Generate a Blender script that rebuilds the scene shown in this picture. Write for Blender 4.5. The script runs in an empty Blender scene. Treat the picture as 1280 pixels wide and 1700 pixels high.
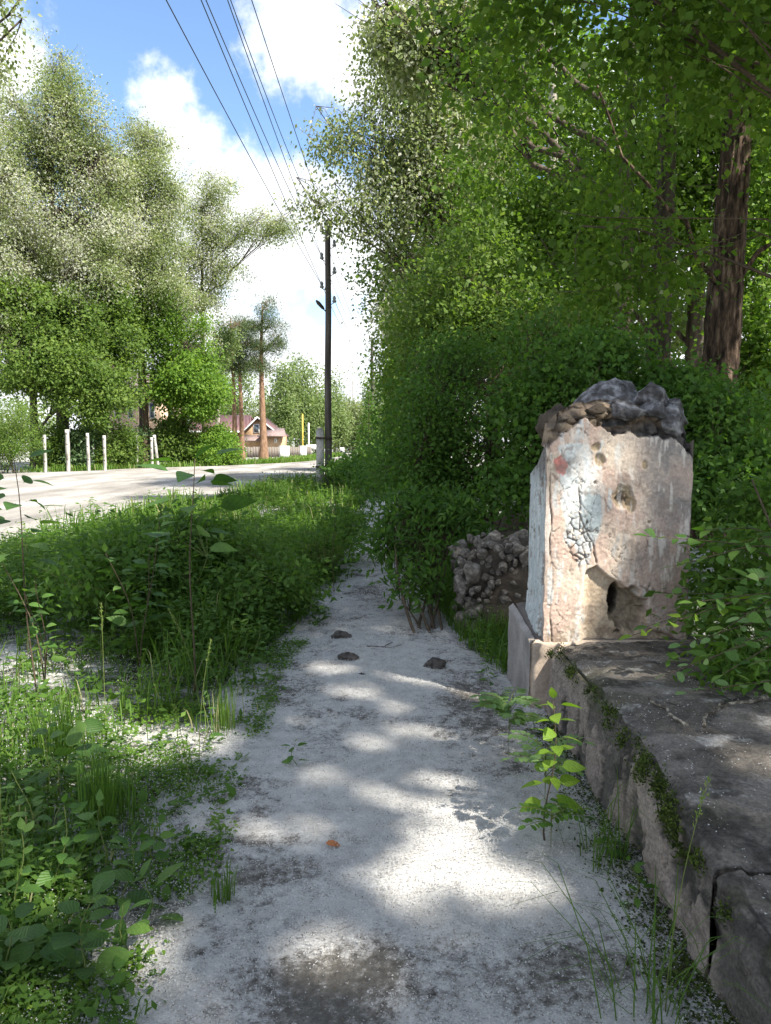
import bpy, math, random
import numpy as np
from mathutils import Vector, Matrix, Euler

random.seed(11)
rng = np.random.default_rng(11)
R = math.radians
SC = bpy.context.scene
COL = SC.collection

# ------------------------------------------------------------------ camera
cam_d = bpy.data.cameras.new("camera")
cam = bpy.data.objects.new("camera", cam_d)
COL.objects.link(cam)
PITCH = math.atan(115 / 1270)
cam.location = (0, 0, 1.6)
cam.rotation_euler = (R(90) - PITCH, 0, 0)
cam_d.sensor_fit = 'VERTICAL'
cam_d.sensor_height = 24
cam_d.lens = 24 * 1270 / 1700
cam_d.clip_start = 0.05
cam_d.clip_end = 3000
SC.camera = cam

# ------------------------------------------------------------------ light
SUN = np.array((-0.67, 0.50, -1.0))
SUN /= np.linalg.norm(SUN)
sun_d = bpy.data.lights.new("sun", 'SUN')
sun_d.energy = 5.0
sun_d.angle = R(0.8)
sun_d.color = (1.0, 0.94, 0.83)
sun = bpy.data.objects.new("sun", sun_d)
sun.rotation_euler = Vector(SUN).to_track_quat('-Z', 'Y').to_euler()
sun.location = (20, -15, 30)
COL.objects.link(sun)

SC.view_settings.view_transform = 'Standard'
SC.view_settings.look = 'None'
SC.view_settings.gamma = 1
SC.view_settings.use_curve_mapping = False
SC.view_settings.exposure = 1.42
SC.cycles.max_bounces = 7
SC.cycles.diffuse_bounces = 4
SC.cycles.transmission_bounces = 4
SC.cycles.glossy_bounces = 2
SC.cycles.sample_clamp_indirect = 6.0
SC.cycles.use_denoising = True
SC.cycles.denoiser = 'OPENIMAGEDENOISE'
SC.cycles.denoising_input_passes = 'RGB_ALBEDO_NORMAL'


def at(u, v, y=None, z=None):
    """a direction of view met with the depth y or the height z"""
    c, s = math.cos(PITCH), math.sin(PITCH)
    a, b = (u - 640) / 1270, (850 - v) / 1270
    d = (a, c + b * s, -s + b * c)
    t = y / d[1] if y is not None else (z - 1.6) / d[2]
    return np.array((d[0] * t, d[1] * t, 1.6 + d[2] * t))


# ------------------------------------------------------------------ node helpers
class NT:
    def __init__(self, tree):
        self.t = tree
        tree.nodes.clear()

    def n(self, typ, **kw):
        nd = self.t.nodes.new(typ)
        ins = kw.pop('i', {})
        for k, v in kw.items():
            setattr(nd, k, v)
        for k, v in ins.items():
            sock = nd.inputs[k]
            if isinstance(v, bpy.types.NodeSocket):
                self.t.links.new(v, sock)
            else:
                sock.default_value = v
        return nd

    def math(self, op, a, b=0.0, c=0.0, clamp=False):
        nd = self.n('ShaderNodeMath', operation=op, use_clamp=clamp, i={0: a, 1: b, 2: c})
        return nd.outputs[0]

    def vmath(self, op, a, b=(0, 0, 0)):
        nd = self.n('ShaderNodeVectorMath', operation=op, i={0: a, 1: b})
        return nd.outputs['Value'] if op in ('DISTANCE', 'LENGTH', 'DOT_PRODUCT') else nd.outputs[0]

    def noise(self, vec, scale, detail=6, rough=0.55, lac=2.0):
        nd = self.n('ShaderNodeTexNoise', i={'Scale': scale, 'Detail': detail, 'Roughness': rough, 'Lacunarity': lac})
        if vec is not None:
            self.t.links.new(vec, nd.inputs['Vector'])
        return nd.outputs['Fac']

    def ramp(self, fac, stops, interp='LINEAR'):
        nd = self.n('ShaderNodeValToRGB', i={'Fac': fac})
        cr = nd.color_ramp
        cr.interpolation = interp
        while len(cr.elements) < len(stops):
            cr.elements.new(0.5)
        for e, (p, c) in zip(cr.elements, stops):
            e.position = p
            e.color = (*c, 1) if len(c) == 3 else c
        return nd.outputs['Color']

    def mix(self, fac, a, b, blend='MIX'):
        nd = self.n('ShaderNodeMix', data_type='RGBA', blend_type=blend)
        for k, v in ((0, fac), (6, a), (7, b)):
            if isinstance(v, bpy.types.NodeSocket):
                self.t.links.new(v, nd.inputs[k])
            else:
                nd.inputs[k].default_value = (*v, 1) if isinstance(v, tuple) and len(v) == 3 else v
        return nd.outputs[2]


# ------------------------------------------------------------------ sky
world = bpy.data.worlds.new("World")
SC.world = world
world.use_nodes = True
w = NT(world.node_tree)
sky = w.n('ShaderNodeTexSky', sky_type='NISHITA', sun_disc=False, sun_elevation=math.asin(-SUN[2]),
          sun_rotation=math.atan2(-SUN[0], -SUN[1]), altitude=200, air_density=1.0, dust_density=0.6, ozone_density=1.5)
tc = w.n('ShaderNodeTexCoord')
dirv = tc.outputs['Generated']


def pix_dir(u, v):
    d = at(u, v, y=100.0) - np.array((0, 0, 1.6))
    return d / np.linalg.norm(d)


blobs = [(pix_dir(u, v), r / 1270) for u, v, r in (
    (500, 35, 95), (600, 70, 80), (700, 60, 120), (470, 90, 45), (20, 105, 62), (-60, 60, 100), (285, 175, 30), (310, 235, 48), (355, 290, 62),
    (265, 290, 45), (420, 355, 75), (330, 380, 90), (480, 420, 110), (590, 420, 100), (440, 480, 90), (600, 560, 75), (700, 480, 130),
    (430, 600, 130), (560, 650, 130), (250, 620, 200), (60, 560, 200), (700, 640, 160), (900, 560, 200), (1100, 500, 180), (1200, 250, 130), (980, 180, 90))]
for az, el, r in ((60, 18, .22), (85, 30, .25), (110, 14, .28), (135, 40, .22), (160, 22, .3), (185, 12, .24), (205, 45, .26), (230, 20, .3),
                  (255, 33, .24), (280, 16, .28), (300, 42, .2), (320, 20, .24), (40, 58, .22), (100, 66, .2), (200, 70, .18), (310, 65, .22), (340, 52, .12)):
    a, e = R(az), R(el)
    blobs.append((np.array((math.sin(a) * math.cos(e), math.cos(a) * math.cos(e), math.sin(e))), r))
sd = None
for c, r in blobs:
    q = w.math('SUBTRACT', w.vmath('DISTANCE', dirv, tuple(c)), float(r))
    sd = q if sd is None else w.n('ShaderNodeMath', operation='SMOOTH_MIN', i={0: sd, 1: q, 2: 0.02}).outputs[0]
n1 = w.noise(dirv, 9.0, 9, 0.6)
n2 = w.noise(dirv, 34.0, 6, 0.6)
edge = w.math('ADD', w.math('MULTIPLY', w.math('SUBTRACT', n1, 0.5), 0.22), w.math('MULTIPLY', w.math('SUBTRACT', n2, 0.5), 0.06))
sd2 = w.math('ADD', sd, edge)
mask = w.n('ShaderNodeMapRange', interpolation_type='SMOOTHSTEP', i={'Value': sd2, 'From Min': 0.018, 'From Max': -0.032, 'To Min': 0.0, 'To Max': 1.0}).outputs[0]
shade = w.noise(dirv, 14.0, 5, 0.5)
ccol = w.ramp(shade, [(0.25, (3.5, 3.7, 4.0)), (0.6, (4.5, 4.6, 4.7))])
sep = w.n('ShaderNodeSeparateXYZ', i={0: dirv})
hz = w.n('ShaderNodeMapRange', interpolation_type='SMOOTHSTEP', i={'Value': sep.outputs[2], 'From Min': 0.0, 'From Max': 0.26, 'To Min': 0.55, 'To Max': 0.0}).outputs[0]
base = w.mix(hz, w.mix(1.0, sky.outputs[0], (.80, .86, .92), 'MULTIPLY'), (4.0, 4.35, 4.65))
skyc = w.mix(mask, base, ccol)
bg = w.n('ShaderNodeBackground', i={'Color': skyc, 'Strength': 0.125})
w.n('ShaderNodeOutputWorld', i={'Surface': bg.outputs[0]})


# ------------------------------------------------------------------ materials
def new_mat(name):
    m = bpy.data.materials.new(name)
    m.use_nodes = True
    return m, NT(m.node_tree)


def finish(t, col, rough=0.85, bump=None, strength=0.4, dist=0.02, spec=0.25, transl=0.0, tcol=None):
    kw = {'Base Color': col, 'Roughness': rough, 'Specular IOR Level': spec}
    if bump is not None:
        b = t.n('ShaderNodeBump', i={'Height': bump, 'Strength': strength, 'Distance': dist})
        kw['Normal'] = b.outputs[0]
    p = t.n('ShaderNodeBsdfPrincipled', i=kw)
    out = p.outputs[0]
    if transl:
        tr = t.n('ShaderNodeBsdfTranslucent', i={'Color': tcol if tcol is not None else col})
        out = t.n('ShaderNodeMixShader', i={0: transl, 1: out, 2: tr.outputs[0]}).outputs[0]
    t.n('ShaderNodeOutputMaterial', i={'Surface': out})


def leaf_mat(name, stops, transl=0.4, rough=0.55, tmul=(1.2, 1.25, 0.6)):
    m, t = new_mat(name)
    a = t.n('ShaderNodeAttribute', attribute_name='tint')
    c = t.ramp(a.outputs['Fac'], stops)
    tc_ = t.mix(1.0, c, tmul, 'MULTIPLY')
    finish(t, c, rough, spec=0.2, transl=transl, tcol=tc_)
    return m


def noise_mat(name, stops, scale, rough=0.9, bscale=None, bstr=0.5, bdist=0.02, stretch=(1, 1, 1), detail=8, coord='Object', transl=0.0, spec=0.2):
    m, t = new_mat(name)
    co = t.n('ShaderNodeTexCoord').outputs[coord]
    mp = t.n('ShaderNodeMapping', i={'Vector': co, 'Scale': stretch}).outputs[0]
    n = t.noise(mp, scale, detail, 0.6)
    c = t.ramp(n, stops)
    b = t.noise(mp, bscale or scale * 3, 8, 0.65)
    finish(t, c, rough, b, bstr, bdist, spec, transl)
    return m


def vcol_mat(name, rough=0.95, bscale=60, bstr=0.5, bdist=0.006, vary=0.35):
    m, t = new_mat(name)
    a = t.n('ShaderNodeAttribute', attribute_name='col')
    co = t.n('ShaderNodeTexCoord').outputs['Object']
    n = t.noise(co, bscale, 8, 0.65)
    g = t.ramp(n, [(0.25, (1 - vary,) * 3), (0.75, (1 + vary * 0.6,) * 3)])
    c = t.mix(1.0, a.outputs['Color'], g, 'MULTIPLY')
    finish(t, c, rough, n, bstr, bdist, 0.15)
    return m


MAT = {}
MAT['poplar'] = leaf_mat('poplar_leaves', [(0, (.13, .18, .06)), (.45, (.185, .235, .095)), (.72, (.26, .295, .17)), (.86, (.36, .375, .30)), (1, (.50, .505, .46))], .52)
MAT['poplar_green'] = leaf_mat('green_poplar_leaves', [(0, (.055, .11, .015)), (.5, (.088, .165, .022)), (.9, (.14, .22, .035)), (1, (.36, .40, .27))], .54)
MAT['maple'] = leaf_mat('maple_leaves', [(0, (.06, .115, .022)), (.5, (.11, .18, .036)), (1, (.21, .29, .07))], .5)
MAT['lime'] = leaf_mat('lime_leaves', [(0, (.07, .15, .02)), (.5, (.12, .22, .03)), (1, (.22, .32, .05))], .48)
MAT['bluish'] = leaf_mat('grey_green_leaves', [(0, (.045, .09, .035)), (.5, (.08, .14, .055)), (1, (.15, .21, .10))], .35)
MAT['pine'] = leaf_mat('pine_needles', [(0, (.03, .06, .018)), (.5, (.055, .09, .028)), (1, (.11, .14, .05))], .2)
MAT['birch'] = leaf_mat('birch_leaves', [(0, (.09, .15, .045)), (.5, (.15, .21, .075)), (1, (.26, .30, .15))], .45)
MAT['understory'] = leaf_mat('understory_leaves', [(0, (.045, .105, .02)), (.5, (.078, .165, .03)), (1, (.14, .24, .045))], .52)
MAT['grass'] = leaf_mat('grass_blades', [(0, (.06, .125, .02)), (.5, (.10, .19, .032)), (.9, (.16, .25, .05)), (1, (.32, .31, .17))], .5)
MAT['weed'] = leaf_mat('weed_leaves', [(0, (.055, .12, .022)), (.5, (.095, .185, .034)), (1, (.16, .26, .055))], .52)
MAT['fluff_bits'] = leaf_mat('poplar_fluff', [(0, (.44, .435, .425)), (.7, (.58, .575, .56)), (1, (.66, .65, .635))], .35, .95, (1, 1, 1))
MAT['husk'] = leaf_mat('seed_husks', [(0, (.05, .04, .03)), (.6, (.10, .08, .05)), (1, (.22, .17, .10))], .1, .9)
MAT['moss'] = leaf_mat('moss_tufts', [(0, (.02, .03, .008)), (.5, (.04, .06, .012)), (1, (.10, .14, .025))], .25, .9)
MAT['bark'] = noise_mat('poplar_bark', [(.3, (.03, .025, .02)), (.55, (.085, .068, .053)), (.75, (.18, .15, .12))], 9, .95, 22, .9, .03, (1, 1, .16))
MAT['bark_red'] = noise_mat('furrowed_bark', [(.36, (.018, .013, .010)), (.52, (.085, .058, .042)), (.68, (.24, .175, .125))], 15, .95, 26, 1.0, .05, (1, 1, .24))
MAT['bark_pale'] = noise_mat('pale_bark', [(.3, (.10, .085, .07)), (.5, (.33, .30, .26)), (.7, (.48, .45, .40))], 5, .9, 18, .6, .02, (1, 1, .5))
MAT['bark_pine'] = noise_mat('pine_bark', [(.3, (.11, .065, .04)), (.55, (.23, .14, .09)), (.75, (.34, .23, .16))], 8, .9, 18, .8, .02, (1, 1, .3))
MAT['stem'] = noise_mat('green_stem', [(.3, (.09, .13, .03)), (.7, (.17, .20, .06))], 30, .7)
MAT['stem_dark'] = noise_mat('woody_stem', [(.3, (.05, .035, .025)), (.7, (.12, .09, .06))], 30, .8)
MAT['concrete'] = noise_mat('weathered_concrete', [(.3, (.22, .21, .19)), (.6, (.40, .385, .355)), (.8, (.52, .50, .47))], 5, .95, 40, .5, .01)
MAT['concrete_pale'] = noise_mat('whitewashed_concrete', [(.32, (.20, .19, .17)), (.5, (.40, .385, .355)), (.7, (.54, .525, .49))], 4, .95, 40, .5, .01, (1, 1, .4))
MAT['pole_wood'] = noise_mat('tarred_pole_wood', [(.3, (.03, .026, .024)), (.55, (.075, .065, .058)), (.8, (.17, .15, .135))], 12, .9, 40, .7, .01, (1, 1, .05))
MAT['iron'] = noise_mat('rusty_iron', [(.3, (.03, .027, .025)), (.7, (.09, .065, .05))], 20, .7)
MAT['cable'] = noise_mat('dark_cable', [(.3, (.03, .035, .03)), (.7, (.05, .055, .05))], 3, .6)
MAT['porcelain'] = noise_mat('insulator_glaze', [(.3, (.10, .11, .11)), (.7, (.30, .31, .31))], 8, .3, spec=.5)
MAT['roof'] = noise_mat('maroon_roof_sheet', [(.3, (.095, .05, .05)), (.7, (.165, .09, .09))], 4, .55, spec=.4)
MAT['roof_grey'] = noise_mat('brown_roof_sheet', [(.3, (.15, .11, .10)), (.7, (.26, .20, .19))], 4, .6)
MAT['tan_wall'] = noise_mat('tan_brick_wall', [(.3, (.36, .23, .13)), (.7, (.52, .36, .22))], 3, .9)
MAT['peach_wall'] = noise_mat('peach_render_wall', [(.3, (.50, .35, .25)), (.7, (.62, .47, .36))], 2, .9)
MAT['white_paint'] = noise_mat('white_paint', [(.3, (.62, .62, .60)), (.7, (.78, .78, .76))], 3, .7)
MAT['yellow_paint'] = noise_mat('yellow_paint', [(.3, (.50, .36, .06)), (.7, (.62, .47, .10))], 3, .6)
MAT['plank'] = noise_mat('grey_fence_plank', [(.3, (.10, .085, .075)), (.7, (.20, .175, .155))], 6, .9, stretch=(4, 4, .5))
MAT['pane'] = noise_mat('window_glass', [(.3, (.04, .05, .06)), (.7, (.10, .13, .16))], 1, .15, spec=.6)
MAT['rubble'] = noise_mat('rubble_stone', [(.32, (.10, .085, .07)), (.5, (.20, .175, .15)), (.70, (.42, .38, .33))], 2.2, .95, 22, .8, .02)
MAT['rubble_dark'] = noise_mat('dark_mortar', [(.3, (.035, .028, .022)), (.6, (.085, .068, .052)), (.8, (.16, .13, .10))], 9, .95, 30, .9, .02)
MAT['cap_stone'] = noise_mat('lichen_grey_stone', [(.36, (.038, .035, .035)), (.50, (.095, .092, .096)), (.60, (.22, .22, .235)), (.72, (.42, .42, .43))], 13, .95, 26, .9, .02)
MAT['pebble'] = noise_mat('dark_pebble', [(.35, (.03, .027, .025)), (.65, (.12, .105, .095))], 30, .95, 60, .7, .01)
MAT['dry_leaf'] = noise_mat('orange_dry_leaf', [(.3, (.38, .13, .05)), (.7, (.52, .22, .09))], 40, .8)
MAT['stick'] = noise_mat('peeling_stick', [(.4, (.06, .05, .04)), (.52, (.14, .12, .095)), (.62, (.42, .38, .31))], 28, .9)
MAT['plaster'] = vcol_mat('old_plaster', bscale=70, bstr=.55, bdist=.006, vary=.28)
MAT['wall_stone'] = vcol_mat('stained_wall_concrete', bscale=85, bstr=1.0, bdist=.014, vary=.6)

# leaf colour with one value per object (leaves that are objects of their own)
def obj_leaf_mat(name, stops, transl=.42):
    m, t = new_mat(name)
    oi = t.n('ShaderNodeObjectInfo')
    c = t.ramp(oi.outputs['Random'], stops)
    co = t.n('ShaderNodeTexCoord').outputs['Object']
    n = t.noise(co, 9, 4)
    c = t.mix(1.0, c, t.ramp(n, [(.3, (.8, .8, .8)), (.7, (1.15, 1.15, 1.15))]), 'MULTIPLY')
    wv = t.n('ShaderNodeTexWave', wave_type='BANDS', bands_direction='DIAGONAL', i={'Vector': co, 'Scale': 4.0, 'Distortion': 1.5}).outputs['Fac']
    finish(t, c, .5, wv, .25, .01, .35, transl, t.mix(1.0, c, (1.3, 1.4, .5), 'MULTIPLY'))
    return m


MAT['oleaf'] = obj_leaf_mat('broad_leaf', [(0, (.05, .12, .022)), (.6, (.085, .175, .03)), (1, (.13, .23, .045))])
MAT['oleaf_dark'] = obj_leaf_mat('dark_leaf', [(0, (.045, .105, .022)), (.6, (.07, .15, .03)), (1, (.11, .20, .04))])
MAT['oleaf_lime'] = obj_leaf_mat('young_leaf', [(0, (.15, .26, .03)), (1, (.22, .34, .045))], .5)
MAT['oleaf_pale'] = obj_leaf_mat('pale_leaf', [(0, (.12, .22, .07)), (1, (.20, .31, .12))], .4)


# ------------------------------------------------------------------ mesh helpers
def mk(name, verts, faces, mat, parent=None, smooth=False, tint=None, col=None):
    """faces: one array of equal polygons or a list of such arrays"""
    me = bpy.data.meshes.new(name)
    verts = np.asarray(verts, dtype=np.float32).reshape(-1, 3)
    fl = [np.asarray(f, dtype=np.int32) for f in (faces if isinstance(faces, list) else [faces]) if len(f)]
    me.vertices.add(len(verts))
    me.vertices.foreach_set('co', verts.ravel())
    idx = np.concatenate([f.ravel() for f in fl])
    tot = np.concatenate([np.full(len(f), f.shape[1], dtype=np.int32) for f in fl])
    st = np.concatenate(([0], np.cumsum(tot)[:-1])).astype(np.int32)
    me.loops.add(len(idx))
    me.loops.foreach_set('vertex_index', idx)
    me.polygons.add(len(tot))
    me.polygons.foreach_set('loop_start', st)
    me.update(calc_edges=True)
    if smooth:
        me.polygons.foreach_set('use_smooth', np.ones(len(tot), dtype=bool))
    if tint is not None:
        a = me.attributes.new('tint', 'FLOAT', 'FACE')
        a.data.foreach_set('value', np.asarray(tint, dtype=np.float32))
    if col is not None:
        a = me.attributes.new('col', 'FLOAT_COLOR', 'POINT')
        c4 = np.ones((len(verts), 4), dtype=np.float32)
        c4[:, :3] = col
        a.data.foreach_set('color', c4.ravel())
    me.materials.append(MAT[mat])
    o = bpy.data.objects.new(name, me)
    COL.objects.link(o)
    if parent:
        o.parent = parent
    return o


def empty(name, loc=(0, 0, 0)):
    o = bpy.data.objects.new(name, None)
    o.location = loc
    o.empty_display_size = .1
    COL.objects.link(o)
    return o


def tag(o, label=None, cat=None, group=None, kind=None):
    if label: o['label'] = label
    if cat: o['category'] = cat
    if group: o['group'] = group
    if kind: o['kind'] = kind
    return o


class Acc:
    """collects pieces of one mesh"""
    def __init__(self):
        self.v, self.q, self.t, self.n = [], [], [], 0

    def add(self, v, q=None, t=None):
        v = np.asarray(v, float)
        if q is not None and len(q): self.q.append(np.asarray(q) + self.n)
        if t is not None and len(t): self.t.append(np.asarray(t) + self.n)
        self.v.append(v)
        self.n += len(v)

    def box(self, x0, x1, y0, y1, z0, z1):
        v = [(x, y, z) for x in (x0, x1) for y in (y0, y1) for z in (z0, z1)]
        self.add(v, [(0, 1, 3, 2), (4, 6, 7, 5), (0, 4, 5, 1), (2, 3, 7, 6), (0, 2, 6, 4), (1, 5, 7, 3)])

    def tube(self, pts, rad, sides=6):
        v, q, t = tube(pts, rad, sides)
        self.add(v, q, t)

    def build(self, name, mat, parent=None, smooth=False):
        f = []
        if self.q: f.append(np.concatenate(self.q))
        if self.t: f.append(np.concatenate(self.t))
        return mk(name, np.concatenate(self.v), f, mat, parent, smooth)


def tube(pts, rad, sides=6, wob=None):
    pts = np.asarray(pts, float)
    n = len(pts)
    rad = np.broadcast_to(np.asarray(rad, float), (n,)) if np.ndim(rad) < 2 else rad
    tan = np.gradient(pts, axis=0)
    tan /= np.linalg.norm(tan, axis=1)[:, None] + 1e-9
    ref = np.array((1., 0, 0)) if abs(tan[:, 2]).mean() > .6 else np.array((0, 0, 1.))
    a = np.cross(tan, ref); a /= np.linalg.norm(a, axis=1)[:, None] + 1e-9
    b = np.cross(tan, a)
    th = np.linspace(0, 2 * np.pi, sides, endpoint=False)
    rr = rad[:, None] * np.ones(sides)
    if wob is not None:
        rr = rr * wob
    v = pts[:, None, :] + rr[..., None] * (np.cos(th)[None, :, None] * a[:, None, :] + np.sin(th)[None, :, None] * b[:, None, :])
    v = v.reshape(-1, 3)
    i = np.arange(n - 1)[:, None] * sides
    j = np.arange(sides)[None, :]
    k = (j + 1) % sides
    q = np.stack([i + j, i + k, i + sides + k, i + sides + j], -1).reshape(-1, 4)
    v = np.concatenate([v, pts[:1], pts[-1:]])
    c0, c1 = n * sides, n * sides + 1
    j = np.arange(sides); k = (j + 1) % sides
    t = np.concatenate([np.stack([np.full(sides, c0), k, j], -1), np.stack([np.full(sides, c1), (n - 1) * sides + j, (n - 1) * sides + k], -1)])
    return v, q, t


def h3(ix, iy, iz, seed):
    h = (ix * 374761393 + iy * 668265263 + iz * 2147483647 + seed * 974711) & 0xffffffff
    h = ((h ^ (h >> 13)) * 1274126177) & 0xffffffff
    h = ((h ^ (h >> 16)) * 2246822519) & 0xffffffff
    return ((h ^ (h >> 15)) & 0xffffff) / float(0xffffff)


def vnoise(p, seed=0):
    p = np.asarray(p, float)
    i = np.floor(p).astype(np.int64)
    f = p - i
    f = f * f * (3 - 2 * f)
    r = 0
    for dx in (0, 1):
        for dy in (0, 1):
            for dz in (0, 1):
                wgt = (f[..., 0] if dx else 1 - f[..., 0]) * (f[..., 1] if dy else 1 - f[..., 1]) * (f[..., 2] if dz else 1 - f[..., 2])
                r = r + wgt * h3(i[..., 0] + dx, i[..., 1] + dy, i[..., 2] + dz, seed)
    return r


def fbm(p, seed=0, oct=4, gain=.5):
    p = np.asarray(p, float)
    a, s, tot = 1., 0, 0
    for o in range(oct):
        s = s + a * vnoise(p * (2 ** o), seed + o * 17)
        tot += a
        a *= gain
    return s / tot


def fbm2(x, y, sc, seed=0, oct=4, gain=.5):
    return fbm(np.stack([x * sc, y * sc, np.zeros_like(x) + seed * 3.7], -1), seed, oct, gain)


def voro(x, y, seed=0):
    """distance to the cell border, 2-D"""
    ix, iy = np.floor(x).astype(np.int64), np.floor(y).astype(np.int64)
    d1 = np.full(x.shape, 9.); d2 = np.full(x.shape, 9.)
    for dx in (-1, 0, 1):
        for dy in (-1, 0, 1):
            cx, cy = ix + dx, iy + dy
            px = cx + h3(cx, cy, cx * 0, seed); py = cy + h3(cx, cy, cx * 0 + 5, seed)
            d = np.hypot(px - x, py - y)
            m = d < d1
            d2 = np.where(m, d1, np.minimum(d2, d))
            d1 = np.where(m, d, d1)
    return d2 - d1


def sstep(a, b, x):
    t = np.clip((x - a) / (b - a), 0, 1)
    return t * t * (3 - 2 * t)


def grid_faces(nu, nv):
    i = np.arange(nu - 1)[:, None] * nv + np.arange(nv - 1)[None, :]
    return np.stack([i, i + nv, i + nv + 1, i + 1], -1).reshape(-1, 4)


def unit(a):
    return a / (np.linalg.norm(a, axis=-1, keepdims=True) + 1e-9)


def leaf_quads(P, D, N, L, W, fold=.12):
    D = unit(D)
    S = unit(np.cross(D, N))
    N = np.cross(S, D)
    L = np.asarray(L)[:, None]; W = np.asarray(W)[:, None]
    v = np.stack([P, P + .42 * L * D + .5 * W * S + fold * W * N, P + L * D, P + .42 * L * D - .5 * W * S + fold * W * N], 1)
    f = np.arange(len(P) * 4).reshape(-1, 4)
    return v.reshape(-1, 3), f


def leaf_tris(P, D, N, L, W):
    D = unit(D)
    S = unit(np.cross(D, N))
    L = np.asarray(L)[:, None]; W = np.asarray(W)[:, None]
    v = np.stack([P - .5 * W * S, P + .5 * W * S, P + L * D], 1)
    return v.reshape(-1, 3), np.arange(len(P) * 3).reshape(-1, 3)


def rock(rad, seed, sub=3, cuts=7, rough=.10):
    """an angular stone: a sphere cut by planes, then roughened; radii rad"""
    import bmesh
    bm = bmesh.new()
    bmesh.ops.create_icosphere(bm, subdivisions=sub, radius=1)
    v = np.array([p.co[:] for p in bm.verts])
    f = np.array([[q.index for q in fc.verts] for fc in bm.faces])
    bm.free()
    r_ = np.random.default_rng(seed)
    for _ in range(cuts):
        n = unit(r_.normal(size=3)); d = r_.uniform(.48, .82)
        k = v @ n - d
        v = v - np.where(k > 0, k, 0)[:, None] * n
    v = v * (1 + rough * (fbm(v * 2.3 + seed, seed, 5, .6) - .5) * 2.4)[:, None]
    return v * np.asarray(rad) * 1.12, f


# ------------------------------------------------------------------ where the sun falls through the leaves
SHAFTS = [((.24, 2.76, 0), .38), ((.02, 2.66, 0), .13), ((.40, 2.85, 0), .12), ((-.14, 2.25, 0), .20), ((-.03, 3.32, 0), .15), ((.27, 3.5, 0), .12), ((-.3, 3.55, 0), .12), ((-.12, 3.95, 0), .13), ((.17, 4.1, 0), .16), ((.45, 3.9, 0), .1), ((-.45, 4.3, 0), .12), ((-.45, 5.3, 0), .12), ((.0, 4.45, 0), .1), ((-.35, 3.0, 0), .12),
          ((-.22, 4.75, 0), .16), ((.2, 5.05, 0), .12), ((-2.0, 4.3, 0), .9), ((-1.25, 4.0, 0), .55), ((-2.9, 4.6, 0), .6), ((-1.5, 3.5, 0), .25), ((-2.4, 5.2, .2), .6), ((-.62, 3.05, 0), .16),
          ((-.75, 2.28, 0), .17), ((-.5, 2.0, 0), .07), ((-1.15, 2.45, .1), .2), ((-1.5, 2.75, .25), .2), ((-1.0, 1.95, .1), .14), ((-1.35, 2.2, .2), .14), ((-2.2, 3.2, .2), .3), ((-1.9, 3.7, .1), .3), ((.62, 2.95, .45), .2)] + [((-1.0 - 3.2 * ((i * .618) % 1), 5.6 + 6.4 * ((i * .381) % 1), .4), .10 + .14 * ((i * .23) % 1)) for i in range(22)] + [ ((-.75, 14.5, 0), 1.5), ((-1.5, 12.0, .3), .7), ((-1.6, 19, 0), 1.8), ((-3.5, 14, .2), 1.2), ((-1.8, 16.0, .2), 1.5), ((-2.2, 20.5, .2), 1.6), ((-1.8, 25, .2), 1.7), ((-2.2, 30, .2), 1.8), ((-1.2, 13.2, .2), .9), ((-.1, 10.6, 0), .5),
          ((1.07, 4.48, 1.28), .17), ((1.1, 4.48, 1.0), .16), ((1.06, 4.48, .75), .17), ((1.16, 4.48, .55), .17), ((.92, 4.48, .3), .17), ((1.28, 4.48, 1.42), .09), ((1.33, 4.48, .95), .09), ((1.3, 4.48, 1.95), .12),
          ((1.35, 2.75, .45), .16), ((1.62, 3.0, .45), .12), ((1.25, 3.75, .45), .14), ((1.15, 2.4, .42), .1), ((1.5, 2.5, .44), .07), ((1.25, 3.1, .45), .07), ((1.7, 3.4, .45), .08), ((1.45, 3.3, .45), .06), ((1.3, 2.1, .38), .08), ((1.45, 4.1, .45), .1), ((1.1, 3.4, .45), .06),
          ((1.2, 19, 8.8), 3.2), ((.2, 21, 6), 2.6), ((-1.5, 22, 8.5), 2.4), ((5.2, 12, 2.6), .6), ((5.4, 12.0, 6.2), .5), ((7.2, 14.6, 4), 1.7), ((6.9, 13.6, 2.5), 1.3), ((7.5, 15, 6.5), 1.4)]


def sunlit(P):
    """True where a leaf would stand in one of the openings of the canopy"""
    m = np.zeros(len(P), bool)
    soft = .5 + 1.0 * np.random.default_rng(len(P)).uniform(size=len(P)) ** 1.3
    for i, (c, r) in enumerate(SHAFTS):
        q = P - np.array(c)
        along = -(q @ SUN)
        d = np.linalg.norm(q + along[:, None] * SUN, axis=1)
        lim = r * (.6 + .8 * fbm(q * 1.6 + i * 5.1, 77 + i, 2)) + 0.0045 * np.clip(along, 0, 40)
        m |= (d < lim * soft) & (along > 1.2 * r + .3)
    return m


# ------------------------------------------------------------------ ground, path, road
PL = np.array([(.5, -.72), (1.98, -.73), (3.0, -.75), (3.9, -.78), (5.5, -.80), (7.0, -.60), (9.4, -.40), (14, -.40), (18.5, -.42), (26, -.5)])
PR = np.array([(.5, .99), (4.4, .99), (5.3, .75), (6.1, .56), (8.2, .36), (12.3, .30), (17.7, .36), (26, .3)])
RR = np.array([(-5, -6.4), (8, -6.2), (12, -6.0), (16, -5.65), (25.5, -4.8), (35, -3.85), (50, -3.0), (80, -2.6), (140, -2.2)])


def xl(y): return np.interp(y, PL[:, 0], PL[:, 1])
def xr(y): return np.interp(y, PR[:, 0], PR[:, 1])
def xroad(y): return np.interp(y, RR[:, 0], RR[:, 1])


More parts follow.
